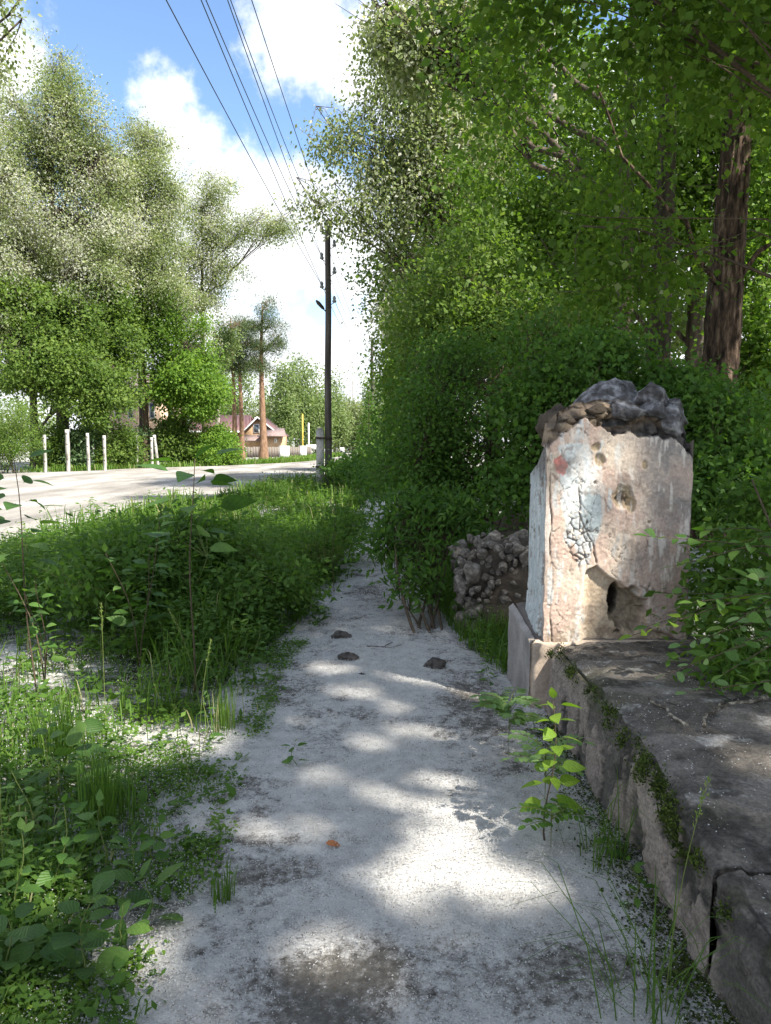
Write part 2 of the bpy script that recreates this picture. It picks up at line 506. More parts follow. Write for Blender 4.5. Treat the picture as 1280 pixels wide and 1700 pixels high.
def fluff_cover(x, y):
    """how thick the poplar down lies on the path, 0..1"""
    n = .5 * fbm2(x, y, 1.6, 3, 4, .6) + .5 * fbm2(x, y, 7.5, 5, 5, .65)
    c = sstep(.31, .66, n + .085)
    for cx, cy, rx, ry, k in ((-.18, 2.1, .30, .28, .9), (-.42, 2.72, .26, .16, .5), (-.1, 1.7, .5, .3, .5), (-.35, 4.0, .25, .3, .3), (.4, 4.55, .2, .22, .4), (.5, 2.2, .5, .25, .3)):
        d = np.hypot((x - cx) / rx, (y - cy) / ry) + 1.2 * (fbm2(x, y, 6, 9, 5, .65) - .5)
        c = c * (1 - k * (1 - sstep(.2, 1.3, d)))
    return c


g = Acc()
ys = np.concatenate([np.linspace(-400, -6, 10), np.linspace(-4, 60, 90), np.geomspace(64, 1600, 24)])
xs = np.concatenate([-np.geomspace(1500, 14, 18), np.linspace(-13, 13, 60), np.geomspace(14, 1500, 18)])
X, Y = np.meshgrid(xs, ys, indexing='ij')
Z = (fbm2(X, Y, .6, 21, 3) - .5) * .06 - .035
Z = np.where((X > xl(Y) - .1) & (X < 1.1) & (Y < 28), -.04, Z)
g = mk('ground', np.stack([X, Y, Z], -1).reshape(-1, 3), grid_faces(len(xs), len(ys)), 'stem', smooth=True)
tag(g, kind='structure')
m, t = new_mat('forest_floor_with_down')
co = t.n('ShaderNodeTexCoord').outputs['Object']
n1 = t.noise(co, .9, 8, .6); n2 = t.noise(co, 9, 8, .65); n3 = t.noise(co, 70, 6, .7)
soil = t.ramp(n2, [(.3, (.035, .032, .022)), (.5, (.06, .065, .03)), (.7, (.09, .10, .045))])
k = t.math('ADD', t.math('MULTIPLY', n1, .55), t.math('ADD', t.math('MULTIPLY', n2, .35), t.math('MULTIPLY', n3, .22)))
fac = t.n('ShaderNodeMapRange', interpolation_type='SMOOTHSTEP', i={'Value': k, 'From Min': .50, 'From Max': .64}).outputs[0]
c = t.mix(fac, soil, t.ramp(n3, [(.3, (.40, .39, .37)), (.7, (.62, .61, .59))]))
finish(t, c, .95, n3, .6, .02, .1)
MAT['ground'] = m
g.data.materials[0] = m

ny, nx = 440, 130
yy = np.geomspace(1.0, 27, ny)
uu = np.linspace(0, 1, nx)
Yp = np.repeat(yy[:, None], nx, 1)
a, b = xl(yy) - .28, xr(yy) + .12
Xp = a[:, None] + (b - a)[:, None] * uu[None, :]
Xp = Xp + 0.0
cov = fluff_cover(Xp, Yp)
Zp = .004 + .018 * cov * fbm2(Xp, Yp, 7, 31, 4) + .007 * cov * fbm2(Xp, Yp, 45, 33, 2) + .006 * (fbm2(Xp, Yp, 12, 35, 3) - .5)
edge_d = np.minimum(Xp - a[:, None], b[:, None] - Xp)
Zp -= .03 * (1 - sstep(0, .22, edge_d))
path = mk('path', np.stack([Xp, Yp, Zp], -1).reshape(-1, 3), grid_faces(ny, nx), 'stem', smooth=True, col=np.repeat(cov.reshape(-1, 1), 3, 1))
tag(path, kind='structure')
m, t = new_mat('path_under_poplar_down')
co = t.n('ShaderNodeTexCoord').outputs['Object']
at_ = t.n('ShaderNodeAttribute', attribute_name='col').outputs['Fac']
n2 = t.noise(co, 30, 8, .72); n3 = t.noise(co, 130, 5, .7); n4 = t.noise(co, 12, 6, .6)
k = t.math('ADD', at_, t.math('ADD', t.math('MULTIPLY', t.math('SUBTRACT', n2, .5), 2.2), t.math('MULTIPLY', t.math('SUBTRACT', n3, .5), .8)))
fac = t.n('ShaderNodeMapRange', interpolation_type='SMOOTHSTEP', i={'Value': k, 'From Min': .10, 'From Max': .95}).outputs[0]
dirt = t.ramp(n2, [(.3, (.085, .078, .072)), (.5, (.15, .14, .125)), (.72, (.23, .215, .195))])
fl = t.ramp(t.math('ADD', t.math('MULTIPLY', n3, .5), t.math('MULTIPLY', n4, .5)), [(.34, (.36, .35, .338)), (.5, (.52, .51, .495)), (.64, (.66, .65, .632))])
c = t.mix(fac, dirt, fl)
finish(t, c, .97, t.math('ADD', n3, t.math('MULTIPLY', n2, 1.5)), .9, .012, .05)
MAT['path'] = m
path.data.materials[0] = m

# road: wide at the turn on the left, narrowing into the distance
LEFT = np.array([(-5, -46), (22, -46), (30, -30), (36, -22.5), (41, -18.6), (44, -16.6), (48, -15.2), (53, -11.2), (60, -7.9), (66, -6.6), (80, -5.6), (93, -5.2), (140, -4.6)])
ry = np.linspace(-5, 139, 150)
ru = np.linspace(0, 1, 40)
la = np.interp(ry, LEFT[:, 0], LEFT[:, 1]) + .5 * (fbm2(ry, ry * 0, .5, 41, 3) - .5)
rb = xroad(ry) + .5 * (fbm2(ry, ry * 0, .9, 43, 3) - .5)
Xr = la[:, None] + (rb - la)[:, None] * ru[None, :]
Yr = np.repeat(ry[:, None], 40, 1)
Zr = .02 + .03 * (fbm2(Xr, Yr, .7, 45, 3) - .5)
road = mk('road', np.stack([Xr, Yr, Zr], -1).reshape(-1, 3), grid_faces(150, 40), 'stem', smooth=True)
tag(road, kind='structure')
m, t = new_mat('dusty_road_surface')
co = t.n('ShaderNodeTexCoord').outputs['Object']
mp = t.n('ShaderNodeMapping', i={'Vector': co, 'Scale': (1, .3, 1)}).outputs[0]
n1 = t.noise(mp, .7, 7, .6); n2 = t.noise(co, 14, 6, .7)
c = t.ramp(t.math('ADD', t.math('MULTIPLY', n1, .7), t.math('MULTIPLY', n2, .3)), [(.35, (.15, .14, .128)), (.5, (.25, .235, .215)), (.62, (.40, .385, .365))])
finish(t, c, .95, n2, .5, .02, .1)
road.data.materials[0] = m

# ------------------------------------------------------------------ ruined gate pillar
YF = 4.48          # its front face
pillar = empty('gate_pillar', (1.38, YF + .25, 0))
tag(pillar, 'ruined gate pillar of cracked pink and white plaster with a broken stone top', 'pillar')
PO = np.array(pillar.location)


def px_u(x, z): return 640 + x * (279 + (z - .42) * 5.2)
def px_v(z): return 1065 - (z - .42) * 280


def sloc(name, v, f, mat, parent, origin, **kw):
    return mk(name, np.asarray(v) - np.asarray(origin), f, mat, parent, **kw)


nx, nz = 180, 250
xs = np.linspace(.945, 1.80, nx)
TOP = np.interp(xs, [.945, .965, 1.03, 1.13, 1.28, 1.45, 1.65, 1.76, 1.80], [1.60, 1.72, 1.78, 1.83, 1.86, 1.86, 1.82, 1.74, 1.62]) + .03 * (fbm2(xs, xs * 0, 14, 51, 3) - .5)
tz = np.linspace(0, 1, nz)
Xc = np.repeat(xs[:, None], nz, 1)
Zc = .30 + (TOP[:, None] - .30) * tz[None, :]
U, Vv = px_u(Xc, Zc), px_v(Zc)
wob = (fbm2(Xc, Zc, 16, 52, 4) - .5)
pe_u = [905, 917, 930, 946, 960, 974, 982, 989, 1000, 1021, 1045, 1064, 1085, 1107, 1118, 1130, 1143, 1160]
pe_v = [744, 736, 724, 716, 704, 694, 700, 710, 708, 722, 718, 725, 722, 730, 724, 734, 750, 756]
edge_v = np.interp(U, pe_u, pe_v) + 12 * (fbm2(Xc, Zc, 30, 57, 4, .6) - .5)
bare = 1 - sstep(-1.5, 1.5, Vv - edge_v)                      # above the plaster
vs = voro((U + 20 * wob) / 30, (Vv + 20 * wob) / 20, 58)
rec = .03 * bare + bare * .05 * (fbm2(Xc, Zc, 9, 53, 4) - .42) + bare * .035 * (1 - sstep(.02, .3, vs))
colr = np.zeros(Xc.shape + (3,))
pink = np.array((.50, .375, .31)); beige = np.array((.56, .47, .385)); white = np.array((.58, .60, .595)); grey = np.array((.30, .255, .235))
n1 = fbm2(Xc, Zc, 5, 54, 5, .6); n2 = fbm2(Xc, Zc, 17, 55, 4, .6); n3 = fbm2(Xc * 3.2, Zc * .8, 9, 56, 4, .6)
colr[:] = pink
mixc = lambda c, m: colr + (np.asarray(c) - colr) * np.clip(m, 0, 1)[..., None]
colr = mixc(beige, sstep(.42, .6, n1))
# old white limewash, thickest in an upright band
band = np.exp(-((U - 958 - 10 * np.sin(Vv / 60)) / 34) ** 2) * sstep(725, 745, Vv) * (1 - sstep(870, 960, Vv))
band2 = np.exp(-((U - 985) / 22) ** 2) * np.exp(-((Vv - 850) / 55) ** 2)
colr = mixc(white, sstep(.42, .62, 1.0 * band + .5 * (n3 - .5) + .5 * (n2 - .5)))
colr = mixc((.43, .475, .48), sstep(.4, .7, band2 + .6 * (n3 - .5)))
colr = mixc(white * .92, .8 * sstep(.58, .66, n3) * (1 - sstep(1010, 1060, U)))
colr = mixc((.50, .155, .13), sstep(.45, .6, np.exp(-((U + 30 * wob - 930) / 11) ** 2 - ((Vv + 34 * wob - 768) / 16) ** 2) + .9 * (n3 - .5)) * .85)
colr = mixc(grey, .85 * sstep(1030, 1095, U + 60 * (n1 - .5)) * (.6 + .4 * sstep(.4, .6, n2)))
colr = mixc((.22, .205, .20), .8 * sstep(.52, .66, n1) * sstep(1070, 1110, U) * (1 - sstep(840, 900, Vv)))
colr = mixc((.40, .285, .235), .7 * sstep(1040, 1090, U) * sstep(820, 900, Vv) * sstep(.4, .55, n2))
colr = mixc((.20, .19, .185), .5 * sstep(1000, 1030, U) * sstep(870, 900, Vv) * (1 - sstep(925, 960, Vv)) * sstep(.45, .6, n3))
# cracks
w1 = voro((U + 40 * wob) / 34, (Vv + 30 * wob) / 42, 61)
cr = (1 - sstep(.006, .034, w1)) * sstep(.46, .56, fbm2(Xc, Zc, 4, 62, 3)) * (.35 + .65 * sstep(.4, .6, fbm2(Xc, Zc, 9, 68, 3)))
w2 = voro((U + 10 * wob) / 12.5, (Vv + 10 * wob) / 15, 63)
zone = sstep(.35, .6, np.exp(-((U - 963 - (Vv - 890) * .05) / 25) ** 2 - ((Vv - 893) / 56) ** 2) + .5 * (n2 - .5))
cr2 = (1 - sstep(.05, .20, w2)) * zone
lcr = (.35 + .65 * sstep(.42, .56, fbm2(Zc, Zc * 0 + 2, 5, 59, 3))) * (1 - sstep(.5, 2.0, np.abs(U - 917 - 7 * (fbm2(Zc, Zc * 0, 6, 64, 4) - .5) * 2))) * sstep(745, 800, Vv)
lc2 = (1 - sstep(.7, 2.2, np.abs(U - np.interp(Vv, [780, 860, 900, 935], [962, 966, 985, 992]) - 12 * wob))) * sstep(800, 815, Vv) * (1 - sstep(930, 940, Vv))
crack = np.clip(np.maximum.reduce([cr * .8, cr2, lcr, lc2]), 0, 1)
rec = rec + .008 * crack * (1 - bare)
colr = mixc((.10, .075, .055), .85 * crack)
# fallen patches
def ell(cu, cv, ru, rv, k=.6): return np.hypot((U - cu) / ru, (Vv - cv) / rv) + k * wob * 2
for cu, cv, ru, rv, dp in ((991, 742, 8, 7, .012), (997, 765, 9, 14, .014), (1036, 822, 19, 20, .02), (1050, 838, 7, 16, .018), (1072, 770, 6, 8, .008), (990, 800, 3, 3, .02), (1080, 865, 3, 3, .015)):
    q = 1 - sstep(.75, 1.05, ell(cu, cv, ru, rv))
    rec = np.maximum(rec, dp * q * (.6 + .8 * n2))
    colr = mixc((.35, .27, .175), .9 * q)
    q2 = 1 - sstep(.2, .5, ell(cu, cv, ru * .8, rv * .8, 1.6))
    colr = mixc((.07, .05, .04), .8 * q2 * (ru > 12))
    rec = rec + .02 * q2 * (ru > 12)
# the large hollow low down
line = np.interp(U, [930, 960, 975, 992, 1010, 1026, 1045, 1062, 1074, 1080, 1160], [1100, 1000, 945, 936, 953, 962, 972, 984, 1000, 1040, 1075]) + 7 * wob
low = sstep(0, 5, Vv - line) * sstep(962, 985, U + 14 * wob)
rec = np.maximum(rec, low * (.018 + .03 * n1))
colr = mixc(np.array((.44, .35, .255)), low * .9)
colr = mixc(np.array((.33, .25, .175)), low * sstep(.5, .62, n2) * .6)
hol = 1 - sstep(.80, 1.06, ell(1046, 1012, 31, 46, .5))
rec = np.maximum(rec, hol * (.11 + .06 * n2))
colr = mixc((.27, .225, .165), hol * .9)
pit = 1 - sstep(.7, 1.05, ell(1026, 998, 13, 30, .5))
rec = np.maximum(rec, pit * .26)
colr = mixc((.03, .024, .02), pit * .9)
foot = sstep(1020, 1060, Vv + 40 * (n1 - .5))
colr = mixc((.22, .17, .125), .75 * foot * sstep(.42, .58, n2))
# bare stone band above
colr = mixc((.135, .105, .08), bare)
colr = mixc((.26, .20, .14), bare * sstep(.5, .62, n2) * (1 - sstep(1000, 1040, U)))
colr = mixc((.075, .07, .068), bare * sstep(.45, .6, n1) * sstep(1000, 1040, U))
slot = (1 - sstep(.8, 1.0, np.maximum(np.abs(U - 1027) / 25, np.abs(Vv - 700 - (U - 1027) * -.1) / 7) + .5 * wob))
rec = np.maximum(rec, slot * .16)
rec = rec + .005 * (n2 - .5) + .006 * (fbm2(Xc, Zc, 60, 66, 3, .7) - .5) + .006 * (n1 - .5)
colr = colr * (.72 + .56 * fbm2(Xc, Zc, 90, 69, 3, .7))[..., None]
stk = fbm2(Xc * 4, Zc * .7, 7, 70, 4, .6)
colr = mixc((.62, .57, .52), .7 * sstep(.57, .66, stk) * (1 - bare) * (1 - low) * (1 - crack))
colr = mixc((.23, .18, .15), .55 * sstep(.60, .70, fbm2(Xc, Zc, 13, 74, 4, .65)) * (1 - bare))
# the front leans back into the broken shoulders
sh = sstep(.94, 1.0, tz)[None, :] ** 2
rec = rec + .12 * sh
xo = .018 * (fbm2(Xc, Zc, 11, 67, 3) - .5) * (1 - sstep(0, .03, Xc - .945) * sstep(0, .03, 1.80 - Xc))
front = np.stack([Xc + xo, YF + rec, Zc], -1)
f_front = grid_faces(nx, nz)
# left side: blue-white paint peeling in upright flakes
nyl = 60
yl = np.linspace(0, 1, nyl)
D_ = .50
Yl = np.repeat((yl * D_)[:, None], nz, 1)
topl = np.interp(yl, [0, .25, .55, 1], [1.60, 1.56, 1.47, 1.40])
Zl = .30 + (np.minimum(topl, TOP[0] + .0)[:, None] - .30) * tz[None, :]
Zl[0] = Zc[0]
p1 = fbm2(Yl * 3, Zl * .6, 8, 71, 5, .6); p2 = fbm2(Yl, Zl, 25, 72, 3)
cl = np.zeros(Yl.shape + (3,)); cl[:] = (.42, .455, .455)
def mixl(c, m):
    global cl
    cl = cl + (np.asarray(c) - cl) * np.clip(m, 0, 1)[..., None]
mixl((.54, .57, .565), sstep(.46, .58, p1))
peel = sstep(.535, .60, p1 * .6 + p2 * .4 + .06 * sstep(.3, .0, Yl / D_))
mixl((.25, .21, .18), peel * .9)
mixl((.13, .115, .105), sstep(1.30, 1.5, Zl + .25 * (p1 - .5)) * .85)
mixl((.42, .31, .26), (1 - sstep(.0, .10, Yl / D_)) * .85)
reL = .012 * peel + .012 * (fbm2(Yl, Zl, 6, 73, 3) - .5) * sstep(0, .08, Yl / D_)
Xl = .945 + reL + .02 * sstep(.2, 1, Yl / D_) * 0 - .03 * sstep(.8, .3, Zl) * sstep(0, .2, Yl / D_)
left = np.stack([Xl, YF + Yl + rec[0][None, :] * (1 - sstep(0, .1, Yl / D_)), Zl], -1)
left[0] = front[0]
V1 = front.reshape(-1, 3); V2 = left.reshape(-1, 3)
o1 = len(V1); o2 = o1 + len(V2)
# right side, back and roof as coarse planes
rb_ = np.array([(1.80, YF, .30), (1.80, YF + D_, .30), (1.80, YF + D_, 1.45), (1.80, YF, 1.62),
                (.945, YF + D_, .30), (.945, YF + D_, 1.40)]) + 0.0
V = np.concatenate([V1, V2, rb_])
sideq = np.array([(o2, o2 + 1, o2 + 2, o2 + 3), (o2 + 1, o2 + 4, o2 + 5, o2 + 2)])
cc = np.concatenate([colr.reshape(-1, 3), cl.reshape(-1, 3), np.tile((.2, .17, .15), (6, 1))])
sloc('shaft', V, [f_front, grid_faces(nyl, nz)[:, ::-1] + o1, sideq], 'plaster', pillar, PO, smooth=True, col=cc)
# loose plaster scales curling off in the crazed patch
r_ = np.random.default_rng(5)
for i in range(16):
    u0, v0 = r_.normal(963, 13), r_.normal(893, 32)
    x0, z0 = (u0 - 640) / 282, .42 + (1065 - v0) / 280
    n = r_.integers(5, 7)
    a = np.sort(r_.uniform(0, 2 * np.pi, n)); rr = r_.uniform(.012, .021, n)
    top = np.stack([x0 + rr * np.cos(a), np.full(n, YF + .003) - r_.uniform(0, .006, n), z0 + rr * np.sin(a)], -1)
    bot = top + (0, .010, 0)
    q = np.array([(j, (j + 1) % n, n + (j + 1) % n, n + j) for j in range(n)])
    c = np.array((.52, .455, .395)) * r_.uniform(.75, 1.1)
    sloc('plaster_scale', np.concatenate([top, bot]), [q, np.arange(n)[None, ::-1]], 'plaster', pillar, PO, col=np.tile(c, (2 * n, 1)))
# broken stone head: a core of mortar and the stones lying on it
v, f = rock((1, 1, 1), 301, 5, 16, .10)
v = v * (1 + .55 * (1 - np.abs(2 * fbm(v * 2.1 + 3, 305, 4, .55) - 1) - .7) + .14 * (fbm(v * 7, 306, 3, .6) - .5))[:, None] * np.array((.35, .25, .22))
v[:, 2] = np.where(v[:, 2] > 0, v[:, 2] * np.clip(1.25 - 1.5 * np.abs((v[:, 0] - .05) / .40) ** 1.5, .25, 2), v[:, 2])
sloc('broken_head', v + (1.41, YF + .28, 1.76), f, 'cap_stone', pillar, PO)
stones = [(1.62, .16, 1.87, .12, .12, .07), (1.70, .12, 1.76, .10, .11, .09), (1.57, .07, 1.80, .13, .08, .06),
          (1.16, .16, 1.75, .12, .12, .06), (1.05, .13, 1.675, .075, .09, .06), (1.40, .05, 1.80, .12, .07, .055), (1.74, .20, 1.66, .07, .13, .10), (1.25, .08, 1.785, .09, .07, .05),
          (1.08, .28, 1.68, .12, .12, .12), (1.60, .36, 1.78, .16, .12, .11), (1.33, .38, 1.78, .2, .12, .10), (1.38, .012, 1.765, .085, .05, .028), (1.69, .03, 1.70, .07, .05, .07)]
for i, (x, dy, z, a, b, c) in enumerate(stones):
    v, f = rock((a, b, c * 1.15), 320 + i, 4, 15, .30)
    th = r_.uniform(-.5, .5)
    v = v @ np.array(Euler((r_.uniform(-.3, .3), r_.uniform(-.3, .3), th)).to_matrix()).T
    sloc('stone', v + (x, YF + dy, z), f, 'cap_stone' if i not in (3, 4, 7, 8) else 'rubble_dark', pillar, PO)
# the block it stands on
bx = Acc()
ns = 60
yv = np.linspace(YF - .02, YF + .62, ns); zv = np.linspace(-.05, .44, ns)
def plate(fn, n1, n2): 
    A, B = np.meshgrid(np.linspace(0, 1, n1), np.linspace(0, 1, n2), indexing='ij')
    return np.stack(fn(A, B), -1).reshape(-1, 3), grid_faces(n1, n2)
def pl_front(A, B): 
    x = .865 + A * 1.0; z = -.05 + B * .475
    y = YF - .015 + .022 * (fbm2(x, z, 9, 81, 4) - .5) + .03 * (1 - sstep(0, .025, x - .865)) + .03 * sstep(.955, 1, B) + 0 * x
    return x, y, z
def pl_left(A, B):
    y = YF - .015 + (A * .62); zt = .425 + .10 * A; z = -.05 + B * (zt + .05)
    x = .865 - .03 * A + .02 * (fbm2(y, z, 9, 82, 4) - .5) + .03 * sstep(.95, 1, B)
    x = np.where(A < .001, .865 + 0 * x, x)
    return x, y + .03 * (A < .001), z
def pl_top(A, B):
    x = .885 + A * .98; y = YF + .012 + B * .60
    z = .425 + .10 * B + .02 * (fbm2(x, y, 10, 83, 3) - .5) - 0.01 * (1 - sstep(0, .04, A))
    return x, y, z
parts_v, parts_f, off = [], [], 0
cols = []
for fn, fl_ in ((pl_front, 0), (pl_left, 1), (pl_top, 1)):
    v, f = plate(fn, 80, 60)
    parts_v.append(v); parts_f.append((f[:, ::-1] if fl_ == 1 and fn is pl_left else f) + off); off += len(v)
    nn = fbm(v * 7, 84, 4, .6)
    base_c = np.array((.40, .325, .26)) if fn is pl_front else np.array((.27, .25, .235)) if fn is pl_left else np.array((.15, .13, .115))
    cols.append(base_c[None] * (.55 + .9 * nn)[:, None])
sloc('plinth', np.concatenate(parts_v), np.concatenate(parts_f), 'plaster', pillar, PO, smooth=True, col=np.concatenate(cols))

# ------------------------------------------------------------------ low wall running towards the camera
wall = empty('low_wall', (1.45, 2.2, 0))
tag(wall, 'low dark concrete wall with mossy edge, flaking plaster and white down on top', 'wall')
WO = np.array(wall.location)


def wall_block(y0, y1, edge_x, top_z, bev, seed, ny_):
    yv = np.linspace(y0, y1, ny_)
    nface, nb, ntop = 56, 18, 80
    rows = []
    for y in yv:
        ex = np.interp(y, edge_x[0], edge_x[1]); h = np.interp(y, top_z[0], top_z[1])
        zf = np.linspace(-.06, h - bev, nface)
        pf = np.stack([np.full(nface, ex) - .0 * zf, np.full(nface, y), zf], -1)
        th = np.linspace(0, np.pi / 2, nb + 2)[1:-1]
        pb = np.stack([ex + bev * (1 - np.cos(th)), np.full(nb, y), h - bev + bev * np.sin(th)], -1)
        xt = ex + bev + (2.15 - ex - bev) * np.linspace(0, 1, ntop) ** 1.15
        pt = np.stack([xt, np.full(ntop, y), np.full(ntop, h)], -1)
        rows.append(np.concatenate([pf, pb, pt]))
    P = np.array(rows)
    npf = P.shape[1]
    k = np.arange(npf)
    nrm = np.zeros((npf, 3))
    nrm[:nface] = (-1, 0, 0); nrm[nface + nb:] = (0, 0, 1)
    th = np.linspace(0, np.pi / 2, nb + 2)[1:-1]
    nrm[nface:nface + nb] = np.stack([-np.cos(th), 0 * th, np.sin(th)], -1)
    big = fbm(P * 3.1, seed, 4, .55) - .5
    med = fbm(P * 13, seed + 1, 4, .6) - .5
    disp = .07 * big + .030 * med + .012 * (fbm(P * 45, seed + 2, 3) - .5)
    ew = np.exp(-((k - nface - nb / 2) / 13.) ** 2)[None, :]
    disp = disp - ew * .035 * sstep(.45, .62, fbm(P * 7, seed + 3, 3)) - ew * .045 * sstep(.5, .65, fbm(P * 2.6, seed + 8, 2))
    face = (k < nface + nb * .3)[None, :]
    pl = sstep(.545, .565, fbm(P * np.array((5, 5, 2.6)), seed + 4, 5, .6) + .07 * np.clip((.30 - P[..., 2]) / .3, -1, 1))
    disp = disp + .014 * pl * face
    endf = np.minimum(sstep(0, .04, P[..., 1] - y0), sstep(0, .04, y1 - P[..., 1]))
    disp = disp - .006 * (1 - endf)
    P = P + disp[..., None] * nrm[None]
    n1 = fbm(P * 6, seed + 5, 5, .6); n2 = fbm(P * 24, seed + 6, 4, .6)
    c = np.zeros(P.shape); c[:] = (.135, .122, .108)
    mx = lambda c, col, m: c + (np.asarray(col) - c) * np.clip(m, 0, 1)[..., None]
    c = mx(c, (.065, .059, .053), sstep(.47, .62, n1))
    c = mx(c, (.19, .17, .145), sstep(.55, .68, n2) * .8)
    c = mx(c, (.33, .28, .24), pl * face * (.55 + .45 * sstep(.35, .55, n2)))
    c = mx(c, (.05, .06, .02), ew * sstep(.46, .6, fbm(P * 5, seed + 7, 3)) * .8)
    top = (k >= nface + nb)[None, :]
    c = mx(c, (.24, .215, .19), top * sstep(.47, .62, fbm(P * np.array((4, 9, 4)), seed + 9, 5, .65)) * .8)
    c = mx(c, (.50, .49, .47), top * sstep(.60, .72, fbm(P * np.array((7, 11, 7)), seed + 10, 6, .7)) * .6)
    f = grid_faces(ny_, npf)[:, ::-1]
    V = P.reshape(-1, 3)
    # close both ends
    n_ = len(V)
    ends = np.array([(P[0, 0, 0], y0, -.06), (2.15, y0, -.06), (P[0, 0, 0], y1, -.06), (2.15, y1, -.06)])
    V = np.concatenate([V, ends])
    e0 = [[n_, i, i + 1] for i in range(npf - 1)] + [[n_, npf - 1, n_ + 1]]
    b0 = (ny_ - 1) * npf
    e1 = [[n_ + 2, b0 + i + 1, b0 + i] for i in range(npf - 1)]
    cc = np.concatenate([c.reshape(-1, 3), np.tile((.08, .07, .06), (4, 1))])
    return sloc('block', V, [f, np.array(e0 + e1)], 'wall_stone', wall, WO, smooth=True, col=cc)


wall_block(2.13, YF - .01, ([2.1, 2.6, 3.2, 4.5], [.955, .965, .965, .985]), ([2.1, 2.4, 2.8, 3.3, 4.0, 4.5], [.365, .405, .445, .46, .44, .425]), .05, 900, 170)
wall_block(-.6, 2.136, ([-.6, 1.4, 1.9, 2.11], [1.0, .98, .96, .965]), ([-.6, 1.3, 1.7, 2.11], [.32, .325, .34, .36]), .06, 900, 110)
# moss along its edge
def moss(name, pts, n, spread, L, seed, parent, origin, mat='moss'):
    r = np.random.default_rng(seed)
    i = r.integers(0, len(pts), n)
    P = np.asarray(pts)[i] + r.normal(size=(n, 3)) * spread
    D = r.normal(size=(n, 3)) * .8 + (-.4, 0, .8)
    v, f = leaf_quads(P, D, r.normal(size=(n, 3)), r.uniform(.5, 1.2, n) * L, r.uniform(.3, .6, n) * L)
    o = mk(name, v - np.asarray(origin), f, mat, parent, tint=r.uniform(0, 1, n))
    tag(o, kind='stuff')
    return o
ml = []
for y, x, z in ((2.95, .965, .43), (2.85, .96, .43), (2.75, .96, .42), (2.7, .95, .38), (2.62, .955, .40), (2.55, .955, .36), (2.5, .95, .38), (2.42, .95, .35), (2.36, .955, .33), (2.2, .955, .31), (2.14, .96, .30), (2.08, .98, .27), (2.02, .97, .25),
                (3.4, .965, .43), (3.6, .965, .42), (3.9, .975, .40), (4.2, .98, .38), (4.35, .97, .34), (3.2, .965, .44)):
    ml.append((x, y, z))
mw = []
rm = np.random.default_rng(14)
for (x_, y_, z_) in ml:
    for _ in range(rm.integers(0, 5)):
        k_ = int(rm.integers(1, 9))
        mw += [(x_ + rm.normal() * .012, y_ + rm.normal() * .05, z_ + rm.normal() * .03)] * k_
moss('moss', mw, 4600, (.012, .018, .016), .015, 3, wall, WO)

# ------------------------------------------------------------------ stump of the old rubble wall behind
rub = empty('rubble_wall', (1.0, 6.6, 0))
tag(rub, 'crumbling stump of a rubble stone wall beside the path behind the pillar', 'wall')
RO = np.array(rub.location)
v, f = rock((1, 1, 1), 501, 5, 4, .1)
v = np.sign(v) * np.abs(v) ** .62
v = v * (1 + .10 * (fbm(v * 3, 502, 4) - .5) * 2)[:, None]
v = v * np.array((.62, .50, .40))
v[:, 0] += .10 * (v[:, 2] / .4) * (v[:, 0] < 0)
sloc('mortar_core', v + (1.25, 6.68, .35), f, 'rubble_dark', rub, RO)
r_ = np.random.default_rng(8)
pl_ = []
for i in range(330):
    for _ in range(30):
        s = r_.uniform()
        if s < .55:   # front
            p = np.array((r_.uniform(.70, 1.75), 6.17 + r_.uniform(-.02, .05), r_.uniform(.05, .70)))
        elif s < .75:  # left side
            p = np.array((.66 + r_.uniform(-.03, .05), r_.uniform(6.2, 7.0), r_.uniform(.1, .66)))
        else:
            p = np.array((r_.uniform(.74, 1.75), r_.uniform(6.2, 7.0), .735 + r_.uniform(-.03, .03)))
        a = r_.uniform(.022, .06) if r_.uniform() < .72 else r_.uniform(.06, .12)
        if all(np.linalg.norm(p - q) > .66 * (a + b) for q, b in pl_):
            pl_.append((p, a)); break
rocks = [rock((1, r_.uniform(.7, 1), r_.uniform(.55, .9)), 600 + i, 3, 14, .22) for i in range(9)]
base_o = []
for i, (p, a) in enumerate(pl_):
    if i < 9:
        o = sloc('stone', rocks[i][0], rocks[i][1], 'rubble', rub, (0, 0, 0)); base_o.append(o)
    else:
        o = base_o[i % 9].copy(); COL.objects.link(o)
    o.parent = rub
    o.location = p - RO
    o.scale = (a,) * 3
    o.rotation_euler = tuple(r_.uniform(0, 6.28, 3))
# darker lump further back
lump = empty('broken_masonry', at(868, 905, z=0))
tag(lump, 'dark heap of broken masonry topped with white down, behind the pillar', 'masonry')
LO = np.array(lump.location)
for i, (dx, dy, z, a, b, c) in enumerate(((0, 0, .25, .45, .4, .33), (.1, .05, .55, .33, .3, .2), (-.25, -.15, .14, .22, .2, .16), (.5, .1, .3, .4, .4, .33), (.3, -.1, .62, .2, .2, .12))):
    v, f = rock((a, b, c), 520 + i, 4, 8, .18)
    mk('chunk', v + (dx, dy, z), f, 'rubble_dark' if i % 2 == 0 else 'cap_stone', lump)

